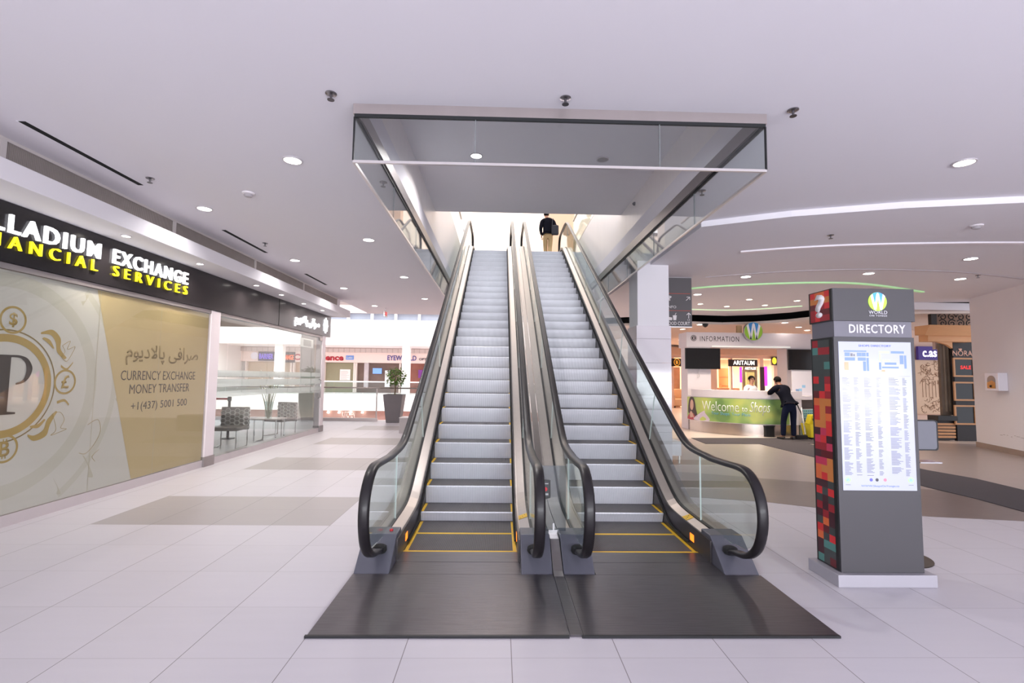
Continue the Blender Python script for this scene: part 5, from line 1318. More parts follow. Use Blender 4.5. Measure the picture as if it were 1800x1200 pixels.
for u0, u1 in ((1170, 1181), (1240, 1256), (1280, 1283), (1331, 1337), (1355, 1362), (1386, 1392)):
    b = MB(); b.box(sx_(u0), sx_(u1), SY-.3, SY-.05, 0, sz_(630)); struct(b.build('column_shop', FAC))
def shopsign(name, s, u0, u1, v0, v1, lu0, lu1, lv0, lv1, m, label, bold=.03, pm=None):
    q0, q1 = at(u0, v1, AY, SY-.4), at(u1, v0, AY, SY-.4)
    t = thing(name, ((q0.x+q1.x)/2, SY-.4, q0.z), label, 'sign')
    b = MB(); b.box(q0.x, q1.x, SY-.4, SY-.3, q0.z, q1.z); b.build('panel', pm or mat('sign_brownblack', (44, 34, 34), .4), t)
    if s: ft('lettering', s, m, lu0, lu1, lv0, lv1, SY-.401, bold, t)
    return t
GW = mat('row_glow_white', (255, 252, 248), .4, emit=1.6)
shopsign('shop_sign', 'ARITAUM', 1281, 1331.5, 632, 643.5, 1289, 1326, 634, 641, GW, 'black shop sign with white lit lettering seen through the kiosk opening', .005)
a = shopsign('shop_sign', 'Crystal', 1357, 1392, 627.5, 641.5, 1368, 1390, 632.5, 639, GW, 'black shop sign with a yellow oval badge beside the right kiosk screen', .02)
q = at(1361, 634, AY, SY-.42); b = MB(); b.prism([(q.x+x, q.y, q.z+z) for x, z in circ(0, 0, .12, 24, ry=.19)], (0, -.02, 0)); b.build('badge', mat('badge_yellow', (240, 226, 60), .5, emit=.7), a)
a = shopsign('shop_sign', None, 1178, 1207, 630, 643.5, 0, 0, 0, 0, GW, 'black shop sign with a round gold badge between the column and the kiosk')
q = at(1190, 636.5, AY, SY-.42); GD = mat('gold_glow', (214, 160, 60), .4, emit=.5)
b = MB(); b.tube([(q.x+.16*math.cos(k*.2618), q.y, q.z+.19*math.sin(k*.2618)) for k in range(24)], .02, 6, closed=True, up=(0, 1, 0)); b.build('badge_ring', GD, a)
text('badge_letter', 'B', GD, a, q, (1, 0, 0), Z_, .13, .2, .02, .02)
shopsign('window_lettering', 'ARITAUM', 1307.5, 1330, 644.5, 650, 1309, 1328.5, 645, 649.5, GW, 'smaller white lit lettering below the black sign behind the clerk', .02, mat('olive_panel', (96, 92, 78), .5))
# interiors: shelves, lit panels
def rowthing(name, u0, u1, v0, v1, y, m, label, cat, th=.1, extra=None):
    q0, q1 = at(u0, v1, AY, y), at(u1, v0, AY, y)
    t = thing(name, ((q0.x+q1.x)/2, y, q0.z), label, cat)
    if name in ('display_shelf', 'light_box', 'lit_pilaster', 'lit_curtain', 'floral_picture'): q0.z = .006; t.location.z = .006
    b = MB(); b.box(q0.x, q1.x, y, y+th, q0.z, q1.z); b.build('panel', m, t)
    if extra: extra(t, q0, q1, y)
    return t
def shelves(t, q0, q1, y):
    for k in range(4):
        z = q0.z+(q1.z-q0.z)*(.1+.22*k); b = MB(); b.box(q0.x+.04, q1.x-.04, y-.25, y, z, z+.03); b.build('shelf', mat('shelf_wood', (186, 130, 90), .6), t)
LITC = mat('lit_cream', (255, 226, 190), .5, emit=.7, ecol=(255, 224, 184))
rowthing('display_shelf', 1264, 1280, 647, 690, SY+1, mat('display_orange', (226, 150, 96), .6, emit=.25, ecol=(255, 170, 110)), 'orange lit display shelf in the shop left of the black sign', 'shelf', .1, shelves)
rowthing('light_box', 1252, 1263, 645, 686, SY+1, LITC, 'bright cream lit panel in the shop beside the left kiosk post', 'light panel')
rowthing('lit_pilaster', 1282.5, 1288, 643, 684, SY+.6, mat('lit_white', (255, 250, 244), .5, emit=.9), 'white lit pilaster left of the magenta light strip', 'light panel')
MAG = mat('magenta_glow', (226, 50, 190), .4, emit=1.2, ecol=(235, 60, 200))
rowthing('magenta_strip', 1301, 1304, 645, 672, SY-.35, MAG, 'magenta light strip left of the smaller white lettering', 'light strip', .05)
rowthing('magenta_strip', 1344.5, 1348.5, 644, 678, SY-.35, MAG, 'magenta light strip beside the dark doorway behind the leaning person', 'light strip', .05)
rowthing('dark_doorway', 1337, 1344, 645, 690, SY-.32, mat('door_dark', (66, 44, 44), .5), 'dark brown shop doorway panel left of the magenta strip', 'door', .05)
rowthing('shop_picture', 1312, 1326, 654, 680, SY+1.1, mat('mirror_olive', (170, 180, 120), .3, emit=.3), 'greenish lit shop picture behind the clerk', 'picture')
rowthing('cosmetics_wall', 1306, 1331, 650, 700, SY+1.2, mat('cosmetic_dark', (110, 104, 92), .5, noise=.3, nscale=4), 'olive display wall in the shop behind the clerk', 'display wall')
def neon(t, q0, q1, y):
    for x in (q0.x+.1, q1.x-.1):
        b = MB(); b.tube([(x, y+.02, q1.z), (x, y+.02, 2.9)], .006, 4); b.build('hanger', STEEL, t)
    for wd_, f in (('thank', .72), ('you', .28)):
        text('lettering', wd_, GW, t, ((q0.x+q1.x)/2, y-.001, q0.z+(q1.z-q0.z)*f), (1, 0, 0), Z_, (q1.x-q0.x)*.85, (q1.z-q0.z)*.34, .03, .02, shear=.2)
rowthing('neon_sign', 1369, 1389, 644, 661, SY+.22, mat('neon_back', (150, 132, 128), .5), 'white neon script sign left of the right kiosk screen', 'sign', .05, neon)
rowthing('sale_counter', 1250, 1300, 682, 700, SY+.0, mat('counter_peach', (232, 176, 140), .5, noise=.12, nscale=3), 'peach shop counter seen just above the information desk', 'counter', .5)
rowthing('floral_picture', 1181, 1195, 645, 684, SY+.7, mat('floral_print', (176, 140, 116), .6, noise=.4, nscale=3), 'tall floral picture panel in the shop left of the kiosk', 'picture')
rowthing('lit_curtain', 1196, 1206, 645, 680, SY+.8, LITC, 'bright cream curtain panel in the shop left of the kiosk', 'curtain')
q = at(1195, 697, AY, SY-.1)
t = thing('beige_armchair', (q.x, SY+.0, 0), 'beige armchair in the shop left of the kiosk', 'armchair')
BE = mat('armchair_beige', (226, 198, 164), .7, noise=.06)
b = MB(); b.box(q.x-.35, q.x+.4, SY-.2, SY+.5, .1, .5); b.build('seat', BE, t, bevel=.06)
b = MB(); b.box(q.x-.35, q.x+.4, SY+.35, SY+.55, .3, 1.05); b.build('backrest', BE, t, bevel=.06)
for s_ in (-.42, .34):
    b = MB(); b.box(q.x+s_, q.x+s_+.14, SY-.2, SY+.5, .1, .72); b.build('armrest', BE, t, bevel=.04)
for sx in (-.3, .33):
    for sy in (-.12, .42):
        b = MB(); b.box(q.x+sx-.03, q.x+sx+.03, SY+sy-.03, SY+sy+.03, 0, .1); b.build('leg', DARKM, t)
# ---- bench beside the column
q0 = at(1198, 801, AY, 9.5)
t = thing('white_bench', (3.2, 9.5, 0), 'small white bench end showing right of the tiled column', 'bench')
b = MB(); b.box(3.215, q0.x, 9.5, 9.9, q0.z, at(1198, 776, AY, 9.5).z); b.build('seat', WHITE, t, bevel=.008)
for x in (3.24, q0.x-.03):
    b = MB(); b.box(x-.012, x+.012, 9.52, 9.56, 0, q0.z); b.build('leg', STEEL, t)
# ---- shop on the right with wooden cornice
YS_ = 13.5
rp_ = lambda u, v, y=YS_: at(u, v, AY, y)
t = thing('black_shop_front', (rp_(1700, 700).x, YS_, 0), 'black shop front with three gold frames and pale lettering beside the right wall', 'shop front')
x0, x1 = rp_(1680, 700).x, rp_(1722, 700).x
b = MB(); b.box(x0, x1, YS_, YS_+.1, 0.004, rp_(1700, 596).z); b.build('panel', mat('shop_black', (34, 31, 34), .45, noise=.05), t)
ft('lettering', 'NORA', mat('copper_letters', (206, 160, 140), .35, .3), 1674.5, 1709, 616, 625.5, YS_-.001, .012, t)
p = rp_(1687.5, 614.5); b = MB(); b.prism([(p.x+x, YS_-.001, p.z+z) for x, z in ((0, -.05), (.05, .01), (.04, .04), (.02, .01), (0, .05), (-.02, .01), (-.04, .04), (-.05, .01))], (0, -.01, 0)); b.build('crown_mark', mat('copper_letters', (0, 0, 0)), t)
CW = mat('gold_wood', (190, 140, 98), .45, noise=.1, nscale=8)
for k, (v0, v1) in enumerate(((629, 662), (671, 704), (712, 746))):
    q0, q1 = rp_(1675+k*1.2, v1), rp_(1710.5+k*1.3, v0)
    f = MB(); w_ = .045
    f.box(q0.x, q1.x, YS_-.04, YS_-.002, q0.z, q0.z+w_); f.box(q0.x, q1.x, YS_-.04, YS_-.002, q1.z-w_, q1.z); f.box(q0.x, q0.x+w_, YS_-.04, YS_-.002, q0.z+w_, q1.z-w_); f.box(q1.x-w_, q1.x, YS_-.04, YS_-.002, q0.z+w_, q1.z-w_)
    fo = f.build('picture_frame', CW, t)
    b = MB(); b.box(q0.x+w_, q1.x-w_, YS_-.015, YS_-.004, q0.z+w_, q1.z-w_); b.build('picture', mat('frame_glass', (38, 42, 46), .08), fo)
    if k == 0: text('lettering', 'SALE', mat('red_glow', (230, 50, 50), .4, emit=.8), fo, ((q0.x+q1.x)/2+.06, YS_-.016, (q0.z+q1.z)/2), (1, 0, 0), Z_, .3, .1, .004, .02)
t = thing('wooden_cornice', rp_(1676, 590), 'pale wooden cornice over the black shop front, below the scroll ironwork', 'cornice')
WO = mat('cornice_wood', (214, 160, 112), .5, noise=.08, nscale=6, stretch=(1, 8, 8))
def cor(u0, u1, v0, v1, y0, dy): 
    q0, q1 = at(u0, v1, AY, y0), at(u1, v0, AY, y0); return q0, q1
xl, xr_ = rp_(1630, 590, 13.0).x, rp_(1722, 590, 13.0).x
za, zb_, zc_ = rp_(1680, 572, 13.0).z, rp_(1680, 588, 13.0).z, rp_(1680, 597, 13.0).z
b = MB(); b.prism([(xl, 12.9, za), (xl, 12.95, za-.07), (xl, 13.08, zb_-.02), (xl, 13.25, zb_), (xl, 13.4, zb_), (xl, 13.4, za)], (xr_-xl, 0, 0)); b.build('crown_moulding', WO, t)
b = MB(); b.box(xl+.15, xr_, 13.15, 13.45, zc_-.04, zb_-.001); b.build('frieze', WO, t)
for u in (1640,):
    q = rp_(u, 600, 13.3); b = MB(); b.prism([(q.x, 13.2, zc_-.04), (q.x+.45, 13.2, zc_-.04), (q.x+.45, 13.2, zc_-.22), (q.x+.3, 13.2, zc_-.12)], (0, .08, 0)); b.build('bracket', WO, t)
t = thing('scroll_ironwork', rp_(1675, 560, 13.3), 'black scrolled ironwork panel between the cornice and the white beam', 'ironwork')
IR = mat('iron_black', (36, 28, 24), .5)
q0, q1 = rp_(1644, 574, 13.3), rp_(1712, 553, 13.3)
b = MB(); b.box(q0.x-.06, q0.x+.1, 13.35, 13.45, q0.z, q1.z+.02); b.build('end_post', IR, t)
b = MB(); b.box(q0.x, q1.x+.1, 13.5, 13.52, q0.z, q1.z+.05); b.build('backing', mat('iron_back', (158, 130, 112), .7), t)
n = 4; wd = (q1.x-q0.x-.1)/n; hh = (q1.z-q0.z)/2
for k in range(n):
    for j in range(2):
        c_ = (q0.x+.15+wd*(k+.5), q0.z+.02+hh*(j+.5)); pts = []
        for i in range(22):
            a = i*.42+(0 if j else math.pi*.2); r_ = hh*.62*(1-i/26); pts.append((c_[0]+r_*math.cos(a)*(1 if k % 2 else -1)*1.1, 13.36, c_[1]+r_*math.sin(a)))
        b = MB(); b.tube(pts, .014, 5, up=(0, 1, 0)); b.build('scroll', IR, t)
b = MB(); q0, q1 = rp_(1600, 548, 13.1), rp_(1716, 533, 13.1); zl, zh = rp_(1680, 546, 13.1).z, rp_(1680, 533.5, 13.1).z
b.box(q0.x, q1.x, 13.0, 13.6, zl, zh); struct(b.build('trim_11', WHITE))
b = MB(); b.box(rp_(1648, 520, 13.6).x, 13.2, 13.6, 13.8, zh, ZC2); struct(b.build('wall_over_shop', WARMW))
b = MB(); b.box(rp_(1640, 520, 13.9).x, 13.2, 13.9, 14.0, zc_-.2, zh); struct(b.build('wall_shop_upper', mat('pink_beige', (206, 184, 174), .7)))
t = thing('brown_pilaster', (rp_(1666, 700).x, 13.7, 0), 'brown fluted pilaster on a black slatted plinth left of the black shop front', 'pilaster')
x0, x1 = rp_(1656, 700, 13.7).x, rp_(1680, 700, 13.7).x
zt2 = rp_(1666, 730, 13.6).z
b = MB(); b.box(x0, x1, 13.7, 13.78, zt2, zc_-.05); b.build('shaft', mat('taupe', (104, 90, 78), .5, noise=.08), t)
for k in range(3):
    xx = x0+(x1-x0)*(.2+.28*k); b = MB(); b.box(xx, xx+.05, 13.68, 13.7, zt2+.1, zc_-.1); b.build('flute', mat('taupe_light', (132, 116, 100), .5), t)
xa, xb = rp_(1648, 750, 13.55).x, rp_(1678, 750, 13.55).x
b = MB(); b.box(xa-.06, xb+.02, 13.45, 13.8, zt2-.14, zt2); b.build('plinth_top', BLACK, t, bevel=.008)
b = MB(); b.box(xa, xb, 13.55, 13.78, .02, zt2-.14); b.build('plinth_body', mat('shop_black', (0, 0, 0)), t)
for k in range(5):
    z = .08+(zt2-.26)*k/5; b = MB(); b.box(xa-.01, xb, 13.52, 13.55, z, z+.06); b.build('slat', CW, t)
# shop beyond with violet sign and engraved wall
t = thing('violet_shop_sign', rp_(1640, 620, 17.5), 'violet blue lit shop sign right of the directory', 'sign')
q0, q1 = rp_(1615, 632, 17.5), rp_(1658, 609, 17.5)
b = MB(); b.box(q0.x, q1.x, 17.5, 17.6, q0.z, q1.z); b.build('panel', mat('violet_panel', (58, 40, 120), .4, emit=.25), t)
ft('lettering', 'c.ask', mat('violet_white', (240, 236, 255), .4, emit=1.4), 1622, 1656, 612, 627, 17.499, .02, t)
ENG = mat('engraved_beige', (222, 196, 170), .7, noise=.05, nscale=3)
t = thing('engraved_wall_panel', rp_(1640, 680, 17.6), 'beige wall panel engraved with trees and railings right of the directory', 'wall panel')
q0, q1 = rp_(1600, 727, 17.6), rp_(1662, 633, 17.6)
b = MB(); b.box(q0.x, q1.x, 17.6, 17.7, q0.z, q1.z); b.build('panel', ENG, t)
b = MB()
for k in range(70):
    x, z = R.uniform(q0.x+.45, q1.x-.1), R.uniform(q0.z+1.1, q1.z-.1); a = R.uniform(0, 6.28)
    b.tube([(x, 17.595, z), (x+.08*math.cos(a), 17.595, z+.08*math.sin(a)), (x+.14*math.cos(a+.9), 17.595, z+.14*math.sin(a+.9))], .008, 4)
for k in range(9):
    x = q0.x+.5+k*.12; b.tube([(x, 17.595, q0.z+.6), (x, 17.595, q0.z+1.2)], .008, 4)
for k in range(40):
    x, z = R.uniform(q0.x+.45, q1.x-.1), R.uniform(q0.z+.05, q0.z+.55); a = R.uniform(0, 6.28)
    b.tube([(x+.06*math.cos(a+i), 17.595, z+.06*math.sin(a+i)) for i in range(4)], .008, 4)
b.build('engraving', mat('engrave_brown', (150, 118, 94), .7), t)
b = MB(); b.box(11.5, 19, 17.7, 17.9, 0, 3.5); struct(b.build('wall_right_shop', mat('right_shop_wall', (226, 200, 184), .7, noise=.02)))
# donation box on the right wall
p = at(1758, 686, AZ, 0) if False else None
def onwall(u, v):
    d = _rt*((u-900)/F_PX)+_up*(-(v-600)/F_PX)+_fw; tt = (wp[1]-CAM).dot(nw)/d.dot(nw); return CAM+d*tt
q0, q1 = onwall(1742, 686), onwall(1778, 655)
cc = (q0+q1)/2; t = thing('wall_dispenser', (cc.x, cc.y, q0.z), 'white wall box with a small arched picture on the right wall', 'dispenser')
wdt = (onwall(1742, 670)-onwall(1766, 670)).length/2; hgt = abs(q1.z-q0.z)/2
b = MB(); b.rbox(cc-nw*.09, (dirw, nw, Z_), (wdt, .09, hgt)); b.build('body', mat('dispenser_white', (226, 224, 234), .4), t, bevel=.01)
b = MB(); ar = [(-.5, -.75), (.5, -.75), (.5, .2)]+[(.5*math.cos(a), .2+.5*math.sin(a)) for a in [k*math.pi/8 for k in range(1, 8)]]+[(-.5, .2)]
b.prism([cc-nw*.181+dirw*(x*wdt*1.2)+Z_*(z*hgt) for x, z in ar], -nw*.004); b.build('picture', mat('arch_grey', (110, 112, 118), .3), t)
b = MB(); b.prism([cc-nw*.186+dirw*(x*wdt*1.2)+Z_*(z*hgt) for x, z in ((-.5, -.75), (.5, -.75), (.5, -.1), (.1, .15), (-.5, -.1))], -nw*.003); b.build('picture_print', mat('arch_gold', (190, 130, 60), .4, noise=.4, nscale=30), t)
b = MB(); b.ball(cc-nw*.19-Z_*hgt*.5, (.04, .02, .03), 10); b.build('picture_fruit', BLACK, t)

# ================================================================== PEOPLE
def skin(name, nodes, edges, m, parent, root, sub=2):
    keys = list(nodes); ix = {k: i for i, k in enumerate(keys)}
    me = bpy.data.meshes.new('tmp'); me.from_pydata([tuple(nodes[k][0]) for k in keys], [(ix[a], ix[b]) for a, b in edges], [])
    ob = bpy.data.objects.new('tmp', me); col.objects.link(ob)
    md = ob.modifiers.new('s', 'SKIN'); md.use_smooth_shade = True
    for k in keys:
        r = nodes[k][1]; d = me.skin_vertices[0].data[ix[k]]
        d.radius = r if isinstance(r, tuple) else (r, r); d.use_root = (k == root)
    sb = ob.modifiers.new('d', 'SUBSURF'); sb.levels = sub; sb.render_levels = sub
    bpy.context.view_layer.update()
    out = bpy.data.meshes.new_from_object(ob.evaluated_get(bpy.context.evaluated_depsgraph_get())); out.name = name
    bpy.data.objects.remove(ob); bpy.data.meshes.remove(me)
    out.materials.clear(); out.materials.append(m)
    for p in out.polygons: p.use_smooth = True
    o = bpy.data.objects.new(name, out); col.objects.link(o)
    if parent: put(o, parent)
    return o
def join_mesh(o, others):
    """merge extra meshes into o (world coordinates kept)"""
    bm = bmesh.new(); bm.from_mesh(o.data)
    for q in others:
        bm.from_mesh(q.data); me = q.data; bpy.data.objects.remove(q); bpy.data.meshes.remove(me)
    bm.to_mesh(o.data); bm.free()
    for p in o.data.polygons: p.use_smooth = True
def person(base, yaw, J, skin_m, label, cloth, hair, face=True):
    """J: joint positions in a local frame (x right, y forward = facing, z up); base on the ground"""
    Rz = Matrix.Rotation(yaw, 3, 'Z'); W = lambda p: Vector(base)+Rz @ Vector(p)
    g = {k: W(v) for k, v in J.items()}
    fwd = Rz @ Vector((0, 1, 0)); rgt = Rz @ Vector((1, 0, 0))
    N = {}; E = []
    def ch(names, rs):
        for n_, r_ in zip(names, rs):
            if n_ not in N: N[n_] = (g[n_], r_)
        for a, b_ in zip(names, names[1:]): E.append((a, b_))
    ch(['pelvis', 'waist', 'chest', 'collar', 'neck', 'chin', 'skull', 'crown'], [(.15, .11), (.135, .10), (.155, .11), (.09, .075), .052, (.062, .07), (.078, .095), (.055, .065)])
    for s_ in 'LR':
        ch(['collar', 'sh'+s_, 'el'+s_, 'wr'+s_, 'ha'+s_], [0, .058, .042, .027, (.036, .02)])
        ch(['pelvis', 'hip'+s_, 'kn'+s_, 'an'+s_, 'toe'+s_], [0, .088, .055, .038, .034])
    body = skin('person', N, E, skin_m, None, 'pelvis')
    ex = []
    for s_ in 'LR':                                         # fingers and thumb
        d = (g['ha'+s_]-g['wr'+s_]).normalized(); side = d.cross(fwd if abs(d.dot(fwd)) < .8 else Vector((0, 0, 1))).normalized()
        curl = side.cross(d).normalized()
        for k, ln in enumerate((.065, .078, .074, .058)):
            o0 = g['ha'+s_]+side*(-.027+.018*k); q = [o0, o0+d*ln*.5+curl*.006, o0+d*ln*.8+curl*.022, o0+d*ln*.95+curl*.04]
            ex.append(skin('f', {i: (p_, .0085-.0008*i) for i, p_ in enumerate(q)}, [(0, 1), (1, 2), (2, 3)], skin_m, None, 0, 1))
        o0 = g['wr'+s_].lerp(g['ha'+s_], .45)-side*.02; q = [o0, o0-side*.028+d*.025, o0-side*.036+d*.058]
        ex.append(skin('f', {i: (p_, .0095-.001*i) for i, p_ in enumerate(q)}, [(0, 1), (1, 2)], skin_m, None, 0, 1))
    hf = (g['crown']-g['chin']).normalized(); hfw = Rz @ Vector(J.get('look', (0, 1, 0))); hfw = (hfw-hf*hfw.dot(hf)).normalized(); hr = hfw.cross(hf)
    c_ = g['chin'].lerp(g['crown'], .42)
    b = MB()
    ns = c_+hfw*.1; b.add([ns+hf*.035, ns-hf*.012+hr*.016, ns-hf*.012-hr*.016, ns-hf*.008+hfw*.022, ns-hf*.02], [(0, 3, 1), (0, 2, 3), (3, 2, 4), (3, 4, 1), (0, 1, 2), (1, 4, 2)])
    for s2 in (-1, 1): b.ball(c_+hr*s2*.082-hfw*.005, (.012, .022, .032), 10)
    ex.append(b.build('f', skin_m, None, smooth=True))
    join_mesh(body, ex)
    body.data.name = 'person'
    tag(body, label, 'person')
    rt0 = Vector(base)
    # origin at the ground point
    for v in body.data.vertices: v.co -= rt0
    body.location = rt0
    if face:
        for s2 in (-1, 1):
            b = MB(); b.ball(c_+hr*s2*.032+hfw*.088+hf*.03, .011, 10); b.build('eye', mat('eye_dark', (40, 30, 28), .2), body, smooth=True)
        b = MB(); b.rbox(c_+hfw*.092-hf*.045, (hr, hfw, hf), (.024, .006, .005)); b.build('mouth', mat('lip', (150, 84, 78), .5), body)
    for nm, nodes, edges, mm, rootn in cloth(g, fwd, rgt):
        skin(nm, nodes, edges, mm, body, rootn)
    if hair:
        k = g['skull']+hf*.02-hfw*.012; b = MB(); b.ball((0, 0, 0), (.094, .112, .1), 20)
        o = b.v; b.v = []
        for x, y, z in o:
            if y > .035 and z < .035: z = max(z, .035); y = min(y, .09)
            if z < -.075: z = -.075
            b.v.append(tuple(k+hr*x+hfw*y+hf*z))
        b.build('hair', hair, body, smooth=True)
    return body, g, hfw, hf, hr, c_
def shirt(g, m, hem='waist', cuff=None, k=1.18, name='shirt', hem_r=(.165, .125)):
    n = {'h': (g['pelvis'].lerp(g['waist'], .25), hem_r), 'waist': (g['waist'], (.158*k/1.18, .122*k/1.18)), 'chest': (g['chest'], (.182*k/1.18, .132*k/1.18)), 'collar': (g['collar'], (.105, .088)), 'nk': (g['collar'].lerp(g['neck'], .45), .064)}
    e = [('h', 'waist'), ('waist', 'chest'), ('chest', 'collar'), ('collar', 'nk')]
    for s_ in 'LR':
        n['s'+s_] = (g['sh'+s_], .074*k/1.18); n['e'+s_] = (g['el'+s_], .058*k/1.18); e += [('collar', 's'+s_), ('s'+s_, 'e'+s_)]
        if cuff != 'short': n['w'+s_] = (g['wr'+s_].lerp(g['el'+s_], .1), .043); e.append(('e'+s_, 'w'+s_))
    return (name, n, e, m, 'waist')
def trousers(g, m):
    n = {'top': (g['pelvis'].lerp(g['waist'], .5), (.152, .118)), 'p': (g['pelvis'], (.165, .125))}; e = [('top', 'p')]
    for s_ in 'LR':
        n['h'+s_] = (g['hip'+s_].lerp(g['kn'+s_], .12), .104); n['m'+s_] = (g['hip'+s_].lerp(g['kn'+s_], .55), .088); n['k'+s_] = (g['kn'+s_], .076); n['a'+s_] = (g['an'+s_].lerp(g['kn'+s_], .05)-Vector((0, 0, .02)), .068)
        e += [('p', 'h'+s_), ('h'+s_, 'm'+s_), ('m'+s_, 'k'+s_), ('k'+s_, 'a'+s_)]
    return ('trousers', n, e, m, 'p')
def shoes(body, g, m):
    for s_ in 'LR':
        a_, t_ = g['an'+s_], g['toe'+s_]; d = Vector((t_.x-a_.x, t_.y-a_.y, 0)).normalized(); z0 = min(a_.z, t_.z)-.045
        s = skin('shoe', {0: (Vector((a_.x, a_.y, z0+.045))-d*.05, (.042, .042)), 1: (Vector((a_.x, a_.y, z0+.045))+d*.04, (.046, .042)), 2: (Vector((t_.x, t_.y, z0+.034)), (.046, .032)), 3: (Vector((t_.x, t_.y, z0+.03))+d*.07, (.036, .026))}, [(0, 1), (1, 2), (2, 3)], m, body, 1)
SKD = mat('skin_brown', (128, 88, 68), .55); SKL = mat('skin_tan', (186, 138, 112), .55)
HB = mat('hair_black', (20, 17, 17), .8, spec=.1, noise=.2, nscale=60)
NAVY = mat('navy_shirt', (14, 15, 26), .9, spec=.1, noise=.12, nscale=12); JEAN = mat('dark_jeans', (24, 28, 48), .9, spec=.1, noise=.15, nscale=25)
# 1: person leaning on the information desk
fp = (at(1373, 769.5, AZ, 0)+at(1397, 770.5, AZ, 0))/2; fp.y -= .32; fp.x = at(1384, 760, AY, fp.y).x; fp.z = 0
J1 = dict(pelvis=(.05, -.05, .95), waist=(.05, .02, 1.08), chest=(0, .14, 1.28), collar=(-.02, .23, 1.43), neck=(-.02, .27, 1.49), chin=(-.02, .33, 1.525), skull=(-.02, .36, 1.60), crown=(-.02, .37, 1.665),
          shL=(-.2, .2, 1.38), elL=(-.30, .36, 1.21), wrL=(-.10, .50, 1.325), haL=(-.03, .56, 1.335), shR=(.17, .2, 1.39), elR=(.28, .34, 1.21), wrR=(.1, .52, 1.325), haR=(.03, .57, 1.335),
          hipL=(-.05, -.05, .9), knL=(-.09, .02, .49), anL=(-.12, 0, .085), toeL=(-.15, .13, .05), hipR=(.15, -.06, .9), knR=(.17, -.02, .49), anR=(.16, -.03, .085), toeR=(.2, .1, .05))
P1, g1, *_ = person(fp, .06, J1, SKD, 'person in navy shirt and dark jeans leaning on the information desk, seen from behind', lambda g, f, r: [shirt(g, NAVY, cuff='short', k=1.42, hem_r=(.18, .135)), trousers(g, JEAN)], HB, face=True)
shoes(P1, g1, mat('shoe_dark', (50, 44, 42), .5))
b = MB(); pv = g1['pelvis'].lerp(g1['waist'], .42)
b.tube([pv+Vector((.158*math.cos(a), .124*math.sin(a), 0)) for a in [k*math.pi/12 for k in range(24)]], .016, 6, closed=True); b.build('belt', mat('belt_brown', (70, 46, 40), .5), P1)
# 2: clerk behind the desk
cq = at(1322, 690, AY, 15.05); c0 = Vector((cq.x-.05, 15.05, 0))
J2 = dict(pelvis=(0, -.02, .9), waist=(0, 0, 1.04), chest=(0, .02, 1.26), collar=(0, 0, 1.42), neck=(0, .03, 1.48), chin=(0, .06, 1.535), skull=(0, .055, 1.625), crown=(0, .045, 1.7),
          shL=(-.19, 0, 1.36), elL=(-.27, .06, 1.12), wrL=(-.15, .26, 1.02), haL=(-.08, .33, 1.02), shR=(.19, 0, 1.36), elR=(.27, .06, 1.12), wrR=(.15, .26, 1.02), haR=(.08, .33, 1.02),
          hipL=(-.09, -.02, .86), knL=(-.1, .02, .48), anL=(-.1, 0, .085), toeL=(-.11, .13, .05), hipR=(.09, -.02, .86), knR=(.1, .02, .48), anR=(.1, 0, .085), toeR=(.11, .13, .05), look=(.3, 1, -.15))
WS2 = mat('white_shirt', (226, 222, 228), .75, noise=.04)
P2, g2_, hfw, hf, hr, cc2 = person(c0, math.pi+.35, J2, SKL, 'clerk in white shirt and dark glasses with black hair behind the information desk', lambda g, f, r: [shirt(g, WS2), trousers(g, mat('black_trousers', (36, 34, 38), .8))], HB)
shoes(P2, g2_, mat('shoe_black', (28, 26, 26), .4))
b = MB()
for s2 in (-1, 1): b.tube([cc2+hr*(s2*.034+.026*math.cos(a))+hf*(.03+.02*math.sin(a))+hfw*.104 for a in [k*math.pi/8 for k in range(16)]], .004, 5, closed=True, up=tuple(hfw))
for s2 in (-1, 1): b.tube([cc2+hr*s2*.06+hf*.032+hfw*.102, cc2+hr*s2*.088+hf*.034+hfw*.0], .004, 5)
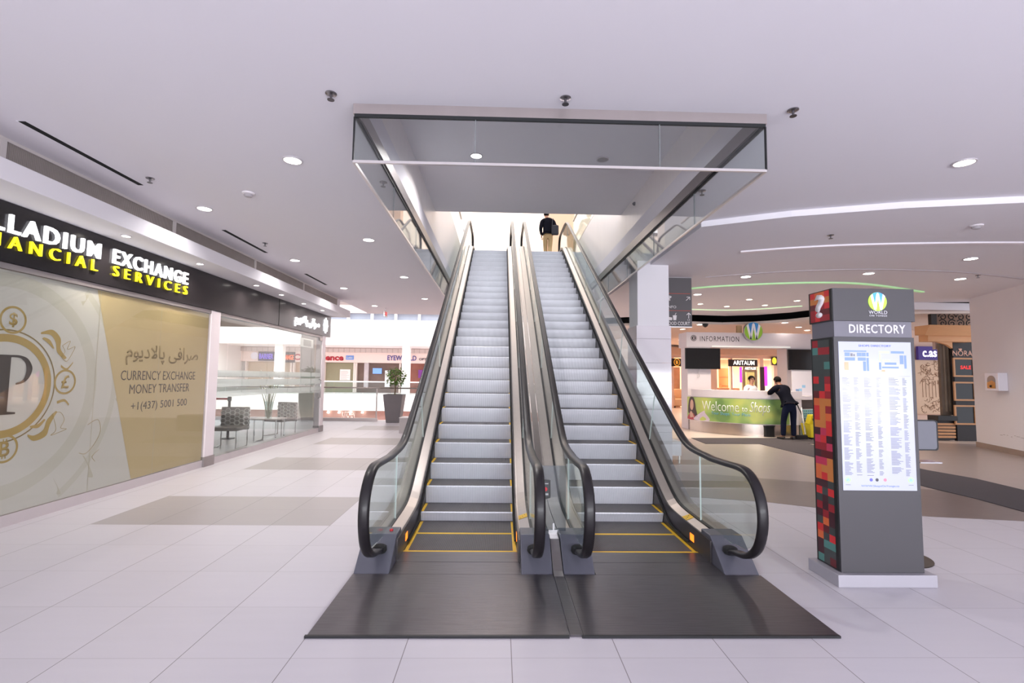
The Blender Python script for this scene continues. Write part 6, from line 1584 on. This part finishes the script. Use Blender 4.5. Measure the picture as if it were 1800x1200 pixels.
b.tube([cc2+hr*-.01+hf*.034+hfw*.106, cc2+hr*.01+hf*.034+hfw*.106], .004, 5)
b.build('glasses', BLACK, P2)
# 3: person at the top of the right escalator
u0 = at(963, 420, AY, 16.45); c3 = Vector((u0.x, 16.45, ZU+.004))
J3 = dict(pelvis=(0, 0, .96), waist=(-.005, .01, 1.08), chest=(-.01, .03, 1.3), collar=(-.01, .03, 1.46), neck=(-.03, .05, 1.53), chin=(-.05, .08, 1.575), skull=(-.05, .08, 1.66), crown=(-.05, .07, 1.735),
          shL=(-.2, .02, 1.4), elL=(-.25, -.01, 1.13), wrL=(-.21, .05, .9), haL=(-.19, .09, .83), shR=(.19, .02, 1.4), elR=(.25, -.05, 1.14), wrR=(.2, .1, .98), haR=(.17, .17, .95),
          hipL=(-.09, 0, .91), knL=(-.07, .12, .5), anL=(-.05, .1, .085), toeL=(-.06, .23, .05), hipR=(.09, 0, .91), knR=(.08, .05, .5), anR=(.05, -.12, .1), toeR=(.06, -.0, .05))
BJ = mat('black_jacket', (22, 22, 30), .9, spec=.1, noise=.1); KH = mat('khaki_trousers', (196, 164, 120), .85, noise=.06, nscale=10)
P3, g3, *_ = person(c3, .0, J3, SKL, 'person in dark jacket and khaki trousers walking off the right escalator', lambda g, f, r: [shirt(g, BJ, name='jacket', k=1.32, hem_r=(.19, .145)), trousers(g, KH)], HB)
shoes(P3, g3, mat('shoe_dark', (0, 0, 0)))
t = thing('shoulder_bag', c3+Vector((.26, -.06, 1.0)), 'dark bag slung over the right shoulder of the person on the upper floor', 'bag')
b = MB(); b.box(c3.x+.1, c3.x+.34, c3.y-.27, c3.y-.15, c3.z+.86, c3.z+1.2); b.build('bag_body', mat('bag_black', (34, 34, 42), .6), t, bevel=.04)
b = MB(); b.tube([c3+Vector(v) for v in ((.12, -.2, 1.18), (.14, -.15, 1.4), (.17, .0, 1.49), (.24, .1, 1.38), (.32, -.08, 1.2), (.32, -.18, 1.16))], .014, 6); b.build('strap', mat('bag_black', (0, 0, 0)), t)
